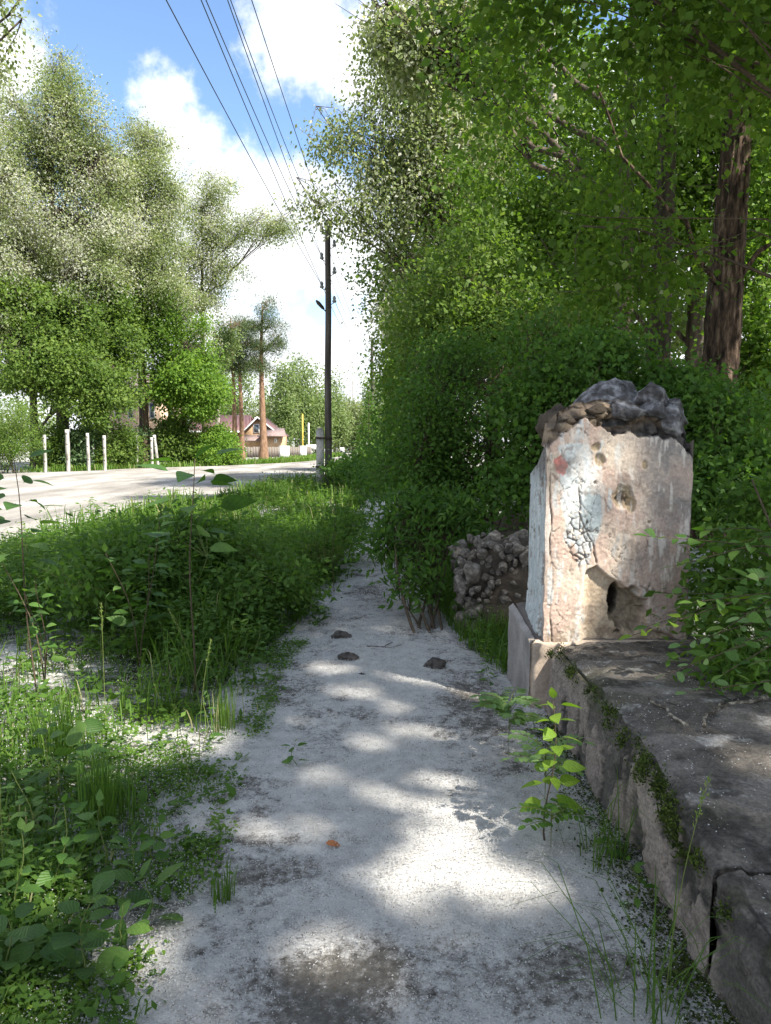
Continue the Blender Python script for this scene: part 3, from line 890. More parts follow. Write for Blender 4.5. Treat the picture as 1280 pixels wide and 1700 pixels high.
# ------------------------------------------------------------------ power poles and lines
def pole(x, y, H, r, lean, label, prop, name='utility_pole'):
    t = empty(name, (x, y, 0))
    tag(t, label, 'utility pole', 'poles of the overhead line')
    n = 14
    zz = np.linspace(-.3, H, n)
    pts = np.stack([lean * zz + .01 * np.sin(zz * 1.3), 0 * zz, zz], -1)
    v, q, tr = tube(pts, np.linspace(r * 1.12, r * .8, n), 12)
    mk('shaft', v, [q, tr], 'pole_wood', t, smooth=True)
    if prop:
        b = Acc()
        v, f = rock((1, 1, 1), 5, 1, 0, 0)
        b.box(-.40, -.145, -.11, .11, -.3, 2.05)
        b.box(-.36, -.19, -.09, .09, 2.05, 2.13)
        b.build('concrete_footing', 'concrete', t)
        for z in (.72, 1.72):
            a = Acc()
            for k in range(3):
                zz = z + k * .022
                a.tube([(-.42, -.14, zz + .03), (.14, -.16, zz), (.15, .15, zz), (-.42, .14, zz + .03), (-.42, -.14, zz + .03)], .012, 5)
            a.build('wire_tie', 'iron', t)
    return t


def insulator(parent, x, z, y=0, side=-1, s=1.0):
    root = Acc()
    root.tube([(x + side * -.10 * s, y, z - .02), (x + side * .02 * s, y, z - .07 * s), (x + side * .10 * s, y, z - .03), (x + side * .10 * s, y, z + .02)], .012 * s, 5)
    o = root.build('hook', 'iron', parent)
    a = Acc()
    a.tube([(x + side * .10 * s, y, z - .02), (x + side * .10 * s, y, z + .03 * s), (x + side * .10 * s, y, z + .05 * s), (x + side * .10 * s, y, z + .10 * s), (x + side * .10 * s, y, z + .16 * s)],
           [.055 * s, .06 * s, .035 * s, .05 * s, .02 * s], 9)
    a.build('insulator', 'porcelain', parent, True)
    return (x + side * .10 * s, y, z + .06 * s)


PX, PY = -2.02, 26.7
Hp = at(549, 366, y=PY)[2]
p1 = pole(PX, PY, Hp, .115, .006, 'near wooden utility pole strapped to a concrete footing at the grass edge', True)
ends1 = {}
for k, (u, v, sgn) in enumerate(((540, 381, -1), (540, 426, -1), (540, 474, -1), (559, 405, 1), (559, 450, 1), (557, 498, 1))):
    q = at(u, v, y=PY)
    e = insulator(p1, .006 * q[2] + sgn * .09, q[2] - .06, side=sgn, s=1.25)
    ends1[k] = np.array((PX + e[0], PY, e[2]))
lamp = Acc()
q0, q1 = at(543, 520, y=PY), at(526, 501, y=PY - .25)
lamp.tube([q0 - (PX, PY, 0), (q0 + q1) / 2 - (PX, PY, 0) - (0, 0, .02), q1 - (PX, PY, 0)], .02, 6)
lamp.build('lamp_arm', 'iron', p1)
la_ = Acc()
dd = q1 - q0
la_.tube([q0 + dd * .35 - (PX, PY, 0), q0 + dd * .5 - (PX, PY, 0), q0 + dd * .9 - (PX, PY, 0), q1 + dd * .12 - (PX, PY, 0)], [.03, .06, .07, .03], 8)
la_.build('lamp_head', 'iron', p1)
p2x, p2y = -1.02, 57.0
H2 = at(617, 562, y=p2y)[2]
p2 = pole(p2x, p2y, H2, .12, 0, 'second wooden utility pole further along, beside the small spruce', False)
ends2 = {}
for k, (z, sgn) in enumerate(((H2 - .35, -1), (H2 - .95, -1), (H2 - 1.6, -1), (H2 - .6, 1), (H2 - 1.25, 1), (H2 - 1.9, 1))):
    e = insulator(p2, sgn * .09, z, side=sgn, s=1.2)
    ends2[k] = np.array((p2x + e[0], p2y, e[2]))
p3 = pole(.75, 105, at(649, 650, y=105)[2], .11, .012, 'thin leaning pole farthest along the line, seen against bright leaves', False)


def cable(name, a, b, mid, r, label, n=40, cat='cable'):
    """through a, mid, b"""
    t = np.linspace(0, 1, n)
    tm = np.linalg.norm((mid - a)[:2]) / np.linalg.norm((b - a)[:2])
    lin = a[None] * (1 - t)[:, None] + b[None] * t[:, None]
    off = mid - (a * (1 - tm) + b * tm)
    p = lin + off[None] * (t * (1 - t) / (tm * (1 - tm)))[:, None]
    v, q, tr = tube(p, r, 5)
    o = mk(name, v - a, [q, tr], 'cable', smooth=True)
    o.location = a
    return tag(o, label, cat, 'overhead wires')


def span_back(k, u_top, h, u_mid, v_mid, label, name='overhead_wire', r=.0078):
    a = ends1[k]
    p = at(u_top, 0, z=h)
    d = p - a
    # a second control from a place in view decides the sag
    b = a + d * 2.1
    b[2] = h + .75
    mid = p
    return cable(name, a, b, mid, r, label)


span_back(2, 275, 7.0, 0, 0, 'leftmost overhead wire, sagging lower than the rest', r=.008)
span_back(2, 333, 7.3, 0, 0, 'left wire of the left twin pair of overhead wires')
span_back(1, 341, 7.5, 0, 0, 'right wire of the left twin pair of overhead wires')
span_back(1, 377, 7.9, 0, 0, 'left wire of the right twin pair of overhead wires')
span_back(0, 382, 8.1, 0, 0, 'right wire of the right twin pair of overhead wires')
span_back(3, 417, 8.3, 0, 0, 'rightmost single overhead wire above the path')
names2 = ['top left', 'middle left', 'low left', 'top right', 'middle right', 'low right']
for k in range(6):
    a, b = ends1[k], ends2[k]
    cable('overhead_wire', a, b, (a + b) / 2 - (0, 0, .45 + .1 * (k % 3)), .008, 'far wire from the %s insulator on to the second pole' % names2[k])

# ------------------------------------------------------------------ fence posts over the road
for (u, v, vt, lean, wd, txt) in ((75, 785, 722, .0, .13, 'leftmost white concrete fence post, chipped and partly behind leaves'), (113, 783, 713, .0, .17, 'tallest white concrete fence post, second from the left'),
                                  (147, 782, 719, -.01, .14, 'third white fence post from the left, in front of a low bush'), (174, 782, 723, .0, .14, 'fourth white fence post from the left, dark stained at the top'),
                                  (227, 777, 722, .02, .13, 'fence post half hidden behind leaves, next to a thin trunk'), (252, 778, 726, .0, .14, 'short upright fence post touching the leaning one'),
                                  (262, 777, 722, -.10, .15, 'slanting white fence post at the right end of the row')):
    b = at(u, v, z=0); H = at(u, vt, y=b[1])[2]
    t = empty('fence_post', b)
    tag(t, txt, 'post', 'concrete fence posts across the road')
    n = 10
    zz = np.linspace(-.2, H, n)
    r_ = np.random.default_rng(int(u))
    a = Acc()
    pts = np.stack([lean * zz, 0 * zz, zz], -1)
    V_, Q_, T_ = tube(pts, wd * .72 * (1 + .05 * r_.normal(size=n)), 4)
    c_, s_ = math.cos(R(45)), math.sin(R(45))
    V_ = np.stack([V_[:, 0] * 1.0, V_[:, 1], V_[:, 2]], -1)
    ctr = np.concatenate([np.repeat(pts, 4, 0), pts[:1], pts[-1:]])
    d_ = V_ - ctr
    V_ = ctr + np.stack([c_ * d_[:, 0] - s_ * d_[:, 1], s_ * d_[:, 0] + c_ * d_[:, 1], d_[:, 2]], -1)
    mk('shaft', V_, [Q_, T_], 'concrete_pale', t)
    for z in (H * .3, H * .65, H * .9):
        a = Acc()
        a.tube([(lean * z - wd * .55, -wd * .3, z), (lean * z - wd * .55, -wd * .62, z + .03), (lean * z + wd * .4, -wd * .62, z + .01)], .012, 4)
        a.build('wire_loop', 'iron', t)

# ------------------------------------------------------------------ houses, garden fence, markers
HY = 90.0
hs = empty('red_roof_house', at(410, 757, y=HY) * np.array((1, 1, 0)))
tag(hs, 'tan house with maroon sheet roof, front gable and small window behind a plank fence', 'house')
HO = np.array(hs.location)
def hp(u, v, y=HY): return at(u, v, y=y)
def prism(name, pts_front, y0, y1, mat, parent):
    n = len(pts_front)
    P = np.array(pts_front, float)
    v = np.concatenate([np.stack([P[:, 0], np.full(n, y0), P[:, 1]], -1), np.stack([P[:, 0], np.full(n, y1), P[:, 1]], -1)])
    q = np.array([(i, (i + 1) % n, n + (i + 1) % n, n + i) for i in range(n)])
    return sloc(name, v, [q, np.arange(n)[None, ::-1], (np.arange(n) + n)[None]], mat, parent, HO)
def slab(name, a, b, c, d, th, mat, parent):
    v = np.array([a, b, c, d, np.array(a) - (0, 0, th), np.array(b) - (0, 0, th), np.array(c) - (0, 0, th), np.array(d) - (0, 0, th)])
    q = np.array([(0, 1, 2, 3), (7, 6, 5, 4), (0, 4, 5, 1), (1, 5, 6, 2), (2, 6, 7, 3), (3, 7, 4, 0)])
    return sloc(name, v, q, mat, parent, HO)
xa, xb = hp(300, 700)[0], hp(412, 700)[0]
ze, zr_ = hp(400, 714)[2], hp(400, 689, HY + 3)[2]
prism('wall', [(xa, -.2), (xb, -.2), (xb, ze), (xa, ze)], HY, HY + 7, 'tan_wall', hs)
rf = slab('roof', (xa - .6, HY - .7, ze - .1), (xb + .7, HY - .7, ze - .15), (xb - .4, HY + 3.4, zr_), (xa + 2, HY + 3.4, zr_), .14, 'roof', hs)
for i in range(16):
    u = (i + .5) / 16
    x0 = (xa - .6) + u * (xb + 1.3 - xa); x1 = (xa + 2) + u * (xb - 2.4 - xa)
    slab('seam', (x0, HY - .7, ze - .05), (x0 + .05, HY - .7, ze - .05), (x1 + .05, HY + 3.4, zr_ + .06), (x1, HY + 3.4, zr_ + .06), .07, 'roof', rf)
slab('roof', (xb + .7, HY + 7.5, ze - .15), (xa - .6, HY + 7.5, ze - .1), (xa + 2, HY + 3.4, zr_ - .003), (xb - .4, HY + 3.4, zr_ - .003), .14, 'roof', hs)
slab('fascia', (xa - .6, HY - .74, ze - .08), (xb + .7, HY - .74, ze - .13), (xb + .7, HY - .70, ze - .13), (xa - .6, HY - .70, ze - .08), .2, 'white_paint', hs)
ga, gb = hp(407, 700)[0], hp(462, 700)[0]; gm = hp(428, 700)[0] + .15
za = hp(428, 692)[2]; zg = hp(428, 718)[2]
prism('gable_wall', [(ga, -.2), (gb - .4, -.2), (gb - .4, zg - .1), (gm, za - .25), (ga + .05, zg)], HY - 1.2, HY + 6, 'tan_wall', hs)
slab('gable_roof', (ga - .35, HY - 1.6, zg - .15), (gm, HY - 1.6, za), (gm, HY + 6, za), (ga - .35, HY + 6, zg - .15), .13, 'roof', hs)
slab('gable_roof', (gm, HY - 1.6, za), (gb + .5, HY - 1.6, zg - .35), (gb + .5, HY + 6, zg - .35), (gm, HY + 6, za), .13, 'roof', hs)
slab('verge_board', (ga - .35, HY - 1.66, zg - .15), (gm, HY - 1.66, za), (gm, HY - 1.61, za), (ga - .35, HY - 1.61, zg - .15), .2, 'white_paint', hs)
slab('verge_board', (gm, HY - 1.66, za), (gb + .5, HY - 1.66, zg - .35), (gb + .5, HY - 1.61, zg - .35), (gm, HY - 1.61, za), .2, 'white_paint', hs)
def window(u0, v0, u1, v1, y):
    a, b = hp(u0, v1, y), hp(u1, v0, y)
    A = Acc(); A.box(a[0], b[0], y - .06, y + .02, a[2], b[2]); A.v = [A.v[0] - HO]
    wn = A.build('window', 'white_paint', hs)
    A = Acc(); A.box(a[0] + .1, b[0] - .1, y - .075, y - .063, a[2] + .1, b[2] - .1); A.v = [A.v[0] - HO]
    A.build('pane', 'pane', wn)
window(420, 704, 430, 719, HY - 1.21)
window(404, 728, 411, 738, HY - .01)
aa, ab = hp(440, 700)[0], hp(473, 700)[0]
z1, z2 = hp(440, 723)[2], hp(440, 711)[2]
prism('annex_wall', [(aa, -.2), (ab, -.2), (ab, z1), (aa, z1)], HY - 3, HY + 1, 'tan_wall', hs)
slab('annex_roof', (aa - .4, HY - 3.6, z1 - .05), (ab + .5, HY - 3.6, z1 - .05), (ab, HY - 1, z2), (aa + .2, HY - 1, z2), .12, 'roof_grey', hs)
window(455, 728, 459, 735, HY - 3.01)
pa, pb_ = hp(401, 700)[0], hp(440, 700)[0]
z3, z4 = hp(420, 731)[2], hp(420, 722)[2]
slab('porch_roof', (pa, HY - 2.7, z3), (pb_, HY - 2.7, z3), (pb_ - .4, HY - 1.25, z4), (pa + .5, HY - 1.25, z4), .12, 'roof_grey', hs)

h2 = empty('peach_house', at(215, 765, y=66) * np.array((1, 1, 0)))
tag(h2, 'tall peach house with tiled roof half hidden behind the dark forked tree', 'house')
HO2, HO = HO, np.array(h2.location)
x0, x1 = at(175, 650, y=66)[0], at(262, 650, y=66)[0]
ze2, zr2 = at(200, 648, y=66)[2], at(200, 618, y=69)[2]
prism('wall', [(x0, -.2), (x1, -.2), (x1, ze2), (x0, ze2)], 66, 74, 'peach_wall', h2)
slab('roof', (x0 - .6, 65.3, ze2 - .1), (x1 + .6, 65.3, ze2 - .1), (x1 - .8, 69.5, zr2), (x0 + .8, 69.5, zr2), .15, 'roof_grey', h2)
slab('fascia', (x0 - .6, 65.26, ze2 - .09), (x1 + .6, 65.26, ze2 - .09), (x1 + .6, 65.3, ze2 - .09), (x0 - .6, 65.3, ze2 - .09), .25, 'white_paint', h2)
for u0 in (190, 212, 248):
    a, b = at(u0, 695, y=66), at(u0 + 8, 668, y=66)
    A = Acc(); A.box(a[0], b[0], 65.94, 66.02, a[2], b[2]); A.v = [A.v[0] - HO]
    wn = A.build('window', 'white_paint', h2)
    A = Acc(); A.box(a[0] + .06, b[0] - .06, 65.92, 65.937, a[2] + .08, b[2] - .08); A.v = [A.v[0] - HO]
    A.build('pane', 'pane', wn)

fa, fb = at(398, 762, y=78), at(521, 757, y=84)
fn = empty('plank_fence', (fa[0], fa[1], 0))
tag(fn, 'grey plank garden fence with white masonry piers in front of the red roofed house', 'fence')
dv = fb - fa; Lf = float(np.hypot(dv[0], dv[1])); ang = math.atan2(dv[1], dv[0])
fn.rotation_euler = (0, 0, ang)
hF = at(440, 742, y=80)[2]
plank_me = None
r_ = np.random.default_rng(4)
piers = [(0, .45), (4.75, 1.15), (7.35, .75)]
x = .5
while x < Lf - .4:
    if any(p0 - .16 < x < p0 + w_ + .16 for p0, w_ in piers):
        x += .1; continue
    if plank_me is None:
        A = Acc(); A.box(-.14, .14, -.012, .012, .08, hF); plank_me = A.build('plank', 'plank', fn)
        o = plank_me
    else:
        o = plank_me.copy(); COL.objects.link(o)
    o.parent = fn
    o.location = (x, r_.uniform(-.01, .01), r_.uniform(-.04, .04))
    o.rotation_euler = (0, r_.uniform(-.012, .012), 0)
    x += .32
A = Acc()
for z in (.35, hF - .25): A.box(.3, Lf - .3, .014, .06, z, z + .08)
A.build('rail', 'plank', fn)
for p0, w_ in piers:
    A = Acc(); A.box(p0, p0 + w_, -.14, .14, -.1, hF + .02); A.box(p0 - .04, p0 + w_ + .04, -.18, .18, hF + .02, hF + .10)
    A.build('pier', 'white_paint', fn)


def marker(u, v0, v1, y, r, mat, name, label, cat, cap=True):
    b = at(u, v0, y=y); b[2] = 0
    H = at(u, v1, y=y)[2]
    t = empty(name, b)
    tag(t, label, cat)
    A = Acc(); A.tube([(0, 0, -.2), (0, 0, H * .5), (0, 0, H)], r, 8); A.build('post', mat, t, True)
    A = Acc(); A.tube([(0, 0, H), (0, 0, H + .04), (0, 0, H + .07)], [r * 1.25, r * 1.2, r * .4], 8); A.build('cap', mat, t, True)
    return t, H
marker(438, 762, 690, 76, .085, 'yellow_paint', 'gas_pipe_post', 'nearer yellow gas pipe post in front of the plank fence', 'post')
marker(502, 758, 688, 83, .075, 'yellow_paint', 'gas_pipe_post', 'further yellow gas pipe post near the white fence pier', 'post')
marker(512, 756, 703, 88, .09, 'white_paint', 'white_post', 'plain white post standing behind the end of the plank fence', 'post')
t, H = marker(516, 757, 741, 86, .04, 'concrete_pale', 'roadside_board', 'white rectangular board on a short post at the end of the fence', 'sign')
zb = at(516, 746, y=86)[2]
A = Acc(); A.box(-.55, .55, -.06, -.045, zb - .0, zb + .52); A.build('board', 'white_paint', t)
t, H = marker(567, 757, 748, 92, .03, 'concrete_pale', 'road_sign', 'small pale road sign on a thin post at the bend of the road', 'sign')
zs = at(567, 747, y=92)[2]
A = Acc(); A.box(-.26, .26, -.05, -.037, zs - .25, zs + .3); A.build('plate', 'white_paint', t)

# ------------------------------------------------------------------ trees
def leaves_for(lobes, nclus, per, cr, L, droop, seed, gap=.40, gsc=.3, prune=False, outward=.35, keep=None, hang=.0):
    r = np.random.default_rng(seed)
    lb = np.array(lobes, float)
    wgt = (lb[:, 3] * lb[:, 4] * lb[:, 5]) ** .75
    k = r.choice(len(lb), size=int(nclus * 1.5), p=wgt / wgt.sum())
    dirs = unit(r.normal(size=(len(k), 3)))
    rad = r.uniform(0, 1, len(k)) ** .42 * (.55 + .95 * fbm(dirs * 2.0 + k[:, None] * 3.3, seed + 21, 3, .6))
    cen = lb[k, :3] + dirs * rad[:, None] * lb[k, 3:6]
    g_ = fbm(cen * gsc / max(1e-6, 1.0), seed + 9, 3)
    ok = g_ > np.quantile(g_, gap * .7)
    if keep is not None:
        ok &= keep(cen)
    ok &= cen[:, 2] > .25
    cen, dirs, k = cen[ok][:nclus], dirs[ok][:nclus], k[ok][:nclus]
    ci = np.repeat(np.arange(len(cen)), per)
    off = r.normal(size=(len(ci), 3)) * cr * np.array((1, 1, .62))
    if hang:
        off[:, 2] -= np.abs(r.normal(size=len(ci))) * hang
    P = cen[ci] + off
    D = r.normal(size=P.shape) * .75 + unit(off) * .35 + dirs[ci] * outward + np.array((0, 0, -droop))
    N = r.normal(size=P.shape) * .55 + np.array((.25, -.3, .8)) + dirs[ci] * .4
    ctint = r.normal(0, .16, len(cen))
    tint = np.clip(.45 + ctint[ci] + r.normal(0, .14, len(ci)), 0, .84)
    m = P[:, 2] > .06
    if prune:
        m &= ~sunlit(P)
    P, D, N, tint = P[m], D[m], N[m], tint[m]
    ll = L * r.uniform(.5, 1.35, len(P)) ** 1.0
    return cen, k, P, D, N, tint, ll


def tree(name, label, x, y, H, r0, lobes, nclus, per, cr, L, mat='maple', bark='bark', ratio=.75, droop=.35, seed=1, gap=.4, gsc=.3, fluff=0.0, prune=False,
         lean=(0, 0), sides=14, twigs=.35, cat='tree', group=None, keep=None, rough=.0, fork=None, trunk_top=None, hang=0., ntrunk=18, limb_r=.35, limb_sides=6):
    t = empty(name, (x, y, 0))
    tag(t, label, cat, group)
    O = np.array((x, y, 0.))
    r = np.random.default_rng(seed + 1000)
    tt = trunk_top or H * .86
    zz = np.linspace(-.3, tt, ntrunk if not rough else 90)
    s = zz / tt
    cx = x + lean[0] * s * tt + .10 * r0 * 6 * np.sin(s * 4.3 + seed) * s
    cy = y + lean[1] * s * tt + .10 * r0 * 6 * np.cos(s * 3.7 + seed * 2) * s
    spine = np.stack([cx, cy, zz], -1)
    rad = r0 * (1 - .82 * np.clip(s, 0, 1)) * (1 + .55 * np.exp(-np.clip(zz, 0, 9) * 2.2 / (r0 * 4 + .3)))
    A = Acc()
    if rough:
        sd_ = 64
        th = np.linspace(0, 2 * np.pi, sd_, endpoint=False)
        TH, ZZ = np.meshgrid(th, zz)
        nn = fbm(np.stack([np.cos(TH) * 4.5, np.sin(TH) * 4.5, ZZ * 1.3], -1), seed, 4, .6)
        rid = 1 - np.abs(2 * nn - 1)
        big = fbm(np.stack([np.cos(TH) * 1.2, np.sin(TH) * 1.2, ZZ * .6], -1), seed + 3, 3)
        wobm = 1 + rough * (rid - .75) * 1.6 + .22 * (big - .5)
        v, q, tr = tube(spine, rad, sd_, wobm)
        A.add(v, q, tr)
    else:
        A.tube(spine, rad, sides)
    cen, k, P, D, N, tint, ll = leaves_for(lobes, nclus, per, cr, L, droop, seed, gap, gsc, prune, keep=keep, hang=hang)
    lb = np.array(lobes, float)
    limbs = {}
    bare_l = sunlit(lb[:, :3]) if prune else np.zeros(len(lb), bool)
    for i, l in enumerate(lb):
        if bare_l[i] and i: continue
        c = l[:3]
        hd = math.hypot(c[0] - x, c[1] - y)
        z0 = np.clip(c[2] - hd * .75 - l[5] * .35, tt * .16, tt * .96)
        j = int(np.argmin(np.abs(zz - z0)))
        p0 = spine[j]; rr = min(rad[j] * .62, limb_r * r0 * (.6 + .4 * (1 - s[j])) + .012)
        endp = c + np.array((0, 0, l[5] * .45)) + (c - p0) * .12
        mid = (p0 + endp) / 2 + np.array((0, 0, -.04 * hd)) + r.normal(size=3) * .05 * hd
        tq = np.linspace(0, 1, 10)[:, None]
        cv = (1 - tq) ** 2 * p0 + 2 * tq * (1 - tq) * mid + tq ** 2 * endp
        cv[1:-1] += r.normal(size=(8, 3)) * .018 * np.linalg.norm(endp - p0)
        A.tube(cv, np.linspace(rr, rr * .22 + .004, 10), limb_sides)
        limbs[i] = (cv, rr)
    if twigs:
        sel = np.where((r.uniform(size=len(cen)) < twigs) & ~(sunlit(cen) if prune else np.zeros(len(cen), bool)))[0]
        for q in sel:
            if int(k[q]) not in limbs: continue
            cv, rr = limbs[int(k[q])]
            jj = r.integers(3, 10)
            a, b = cv[jj], cen[q]
            mid = (a + b) / 2 + np.array((0, 0, .12 * np.linalg.norm(b - a))) + r.normal(size=3) * .06 * np.linalg.norm(b - a)
            tip = b + (b - a) * .15 - np.array((0, 0, .05))
            A.tube(np.array([a, (a + mid) / 2, mid, b, tip]), np.array([.22, .17, .12, .07, .02]) * rr + .003, 4)
    A.v = [q - O for q in A.v]
    tk = A.build('trunk', bark, t, True)
    if fluff:
        fm = np.random.default_rng(seed + 5).uniform(size=len(P))
        cf = fbm(P * .55, seed + 40, 2)
        lim = fluff * np.clip((cf - .30) * 3.2, .05, 1.8)
        tint = np.where(fm < lim, .86 + .14 * np.random.default_rng(seed + 6).uniform(size=len(P)), tint)
    v, f = leaf_tris(P, D, N, ll, ll * ratio) if y > 29 else leaf_quads(P, D, N, ll, ll * ratio)
    cr_ = mk('crown', v - O, f, mat, t, tint=tint)
    tag(cr_, kind='stuff')
    return t


def LB(u, v, y, ru, rv, dy):
    c = at(u, v, y=y)
    k = y / 1270
    return (c[0], c[1], c[2], ru * k, dy, rv * k)


GL = 'trees across the road'
# left of the road -------------------------------------------------------
tree('poplar_tree', 'tallest poplar on the left, its pale crown white with seed down', at(105, 770, y=49)[0], 49, 27, .42,
     [LB(98, 120, 49, 38, 55, 2), LB(112, 200, 49, 62, 70, 3), LB(70, 285, 49, 88, 75, 3.5), LB(155, 300, 49, 72, 75, 3.5), LB(100, 390, 48, 105, 75, 4), LB(175, 395, 49, 60, 60, 3), LB(45, 440, 47, 70, 70, 3), LB(30, 210, 50, 45, 70, 3), LB(165, 240, 50, 40, 55, 2.5), LB(130, 460, 47, 80, 50, 3)],
     3000, 46, .42, .135, 'poplar', 'bark', .7, .45, 101, gap=.62, gsc=.6, fluff=.6, group=GL, hang=.45, twigs=.5)
tree('poplar_tree', 'poplar with shimmering pale leaves at the left edge of the picture', at(-20, 770, y=45)[0], 45, 22, .4,
     [LB(-30, 240, 45, 55, 70, 3), LB(-10, 330, 45, 70, 70, 3), LB(-35, 430, 45, 80, 80, 3), LB(0, 520, 45, 60, 60, 3)], 1000, 46, .42, .135, 'poplar', 'bark', .7, .45, 102, gap=.58, gsc=.6, fluff=.5, group=GL, hang=.4, twigs=.5)
tree('poplar_tree', 'pale poplar between the tallest one and the slim dark trunk', at(240, 770, y=53)[0], 53, 23, .36,
     [LB(242, 225, 53, 38, 28, 2.5), LB(255, 285, 53, 45, 35, 2.5), LB(225, 330, 53, 60, 50, 3), LB(265, 400, 53, 50, 50, 3), LB(215, 430, 52, 60, 60, 3), LB(265, 470, 52, 50, 40, 3), LB(200, 300, 53, 40, 50, 2.5), LB(280, 330, 53, 36, 40, 2.2)],
     1600, 46, .42, .135, 'poplar', 'bark', .7, .45, 103, gap=.6, gsc=.6, fluff=.5, group=GL, hang=.4, twigs=.5)
tree('poplar_tree', 'slim poplar with dark upright trunk and one branch reaching right', at(341, 768, y=58)[0], 58, 22, .26,
     [LB(345, 310, 58, 46, 32, 2), LB(332, 360, 58, 54, 36, 2.2), LB(362, 400, 58, 44, 32, 2), LB(425, 376, 58, 42, 28, 1.8), LB(472, 372, 57, 32, 22, 1.4), LB(318, 430, 58, 46, 40, 2), LB(372, 445, 58, 36, 34, 2), LB(300, 485, 57, 40, 36, 2), LB(350, 500, 58, 34, 34, 2), LB(335, 550, 57, 34, 30, 2)],
     1200, 40, .38, .13, 'poplar', 'stem_dark', .7, .45, 104, gap=.6, gsc=.7, fluff=.42, group=GL, hang=.35, twigs=.5)
tree('maple_tree', 'broad dark green maple at the far left behind the first fence posts', at(60, 775, y=47)[0], 47, 13, .3,
     [LB(30, 520, 46, 70, 60, 3), LB(100, 540, 46, 70, 70, 3), LB(60, 600, 45, 90, 60, 3), LB(130, 630, 45, 60, 55, 2.5), LB(20, 590, 45, 60, 60, 3)], 1300, 40, .40, .17, 'maple', 'bark', .9, .3, 105, gap=.5, gsc=.6, group=GL)
tree('maple_tree', 'green maple with hanging leaf layers above the middle fence posts', at(165, 775, y=50)[0], 50, 14, .28,
     [LB(150, 500, 49, 60, 50, 3), LB(190, 560, 49, 60, 60, 3), LB(130, 590, 48, 60, 50, 3), LB(185, 640, 47, 60, 45, 2.5), LB(150, 680, 46, 60, 35, 2)], 1250, 40, .40, .17, 'maple', 'bark', .9, .3, 106, gap=.5, gsc=.6, group=GL)
tree('forked_tree', 'dark forked trunk with sparse leaves in front of the peach house', at(241, 775, y=52)[0], 52, 15, .24,
     [LB(245, 480, 52, 45, 40, 2), LB(230, 540, 52, 42, 36, 2), LB(270, 560, 52, 30, 30, 2), LB(285, 520, 52, 34, 36, 2)], 420, 22, .42, .18, 'poplar_green', 'stem_dark', .8, .4, 107, gap=.5, group=GL, limb_r=.5)
tree('maple_tree', 'bright green maple leaning over the slanting fence post', at(306, 772, y=54)[0], 54, 12, .22,
     [LB(310, 590, 53, 52, 45, 2.5), LB(330, 640, 53, 42, 42, 2.5), LB(285, 640, 53, 42, 42, 2.2), LB(305, 540, 53, 38, 32, 2), LB(335, 680, 53, 30, 22, 2)], 950, 40, .40, .17, 'lime', 'bark', .9, .3, 108, gap=.35, group=GL)
tree('poplar_tree', 'drooping pale poplar branch mass above the bright maple', at(285, 775, y=57)[0], 57, 15, .25,
     [LB(300, 505, 57, 42, 30, 2.5), LB(325, 545, 57, 30, 26, 2), LB(270, 470, 57, 36, 30, 2)], 340, 40, .45, .16, 'poplar', 'bark_pale', .7, .6, 109, gap=.45, fluff=.45, group=GL)
tree('birch_tree', 'pale leaning birch trunk left of the pines with thin foliage', at(356, 765, y=62)[0], 62, 12, .2,
     [LB(368, 590, 62, 20, 30, 2), LB(350, 630, 62, 22, 24, 2), LB(375, 560, 62, 18, 20, 1.5)], 220, 22, .4, .18, 'birch', 'bark_pale', .8, .4, 110, gap=.45, lean=(.10, 0), group=GL)
for i, (u, y, vt, lbs, txt) in enumerate(((389, 68, 520, [(388, 545, 24, 18), (375, 575, 22, 14), (402, 575, 24, 14), (392, 610, 26, 13), (370, 600, 16, 12)], 'left pine of the close pair with straight red trunk'),
                                         (401, 70, 525, [(404, 540, 22, 16), (414, 570, 24, 14), (396, 590, 24, 13), (420, 600, 18, 13)], 'right pine of the close pair with orange trunk'),
                                         (437, 66, 500, [(440, 510, 20, 18), (452, 540, 22, 15), (428, 545, 22, 15), (446, 580, 28, 14), (460, 565, 14, 12), (430, 610, 22, 12)], 'single pine with pale orange trunk in front of the gabled house'))):
    H = at(u, vt, y=y)[2]
    tree('pine_tree', txt, at(u, 762, y=y)[0], y, H, .26 if i < 2 else .34, [LB(a, b, y, c, d, 1.6) for a, b, c, d in lbs], 330, 30, .34, .26, 'pine', 'bark_pine', .16, -.2, 120 + i, gap=.5, gsc=.6, group='pines by the house', trunk_top=H * .97, twigs=.5)
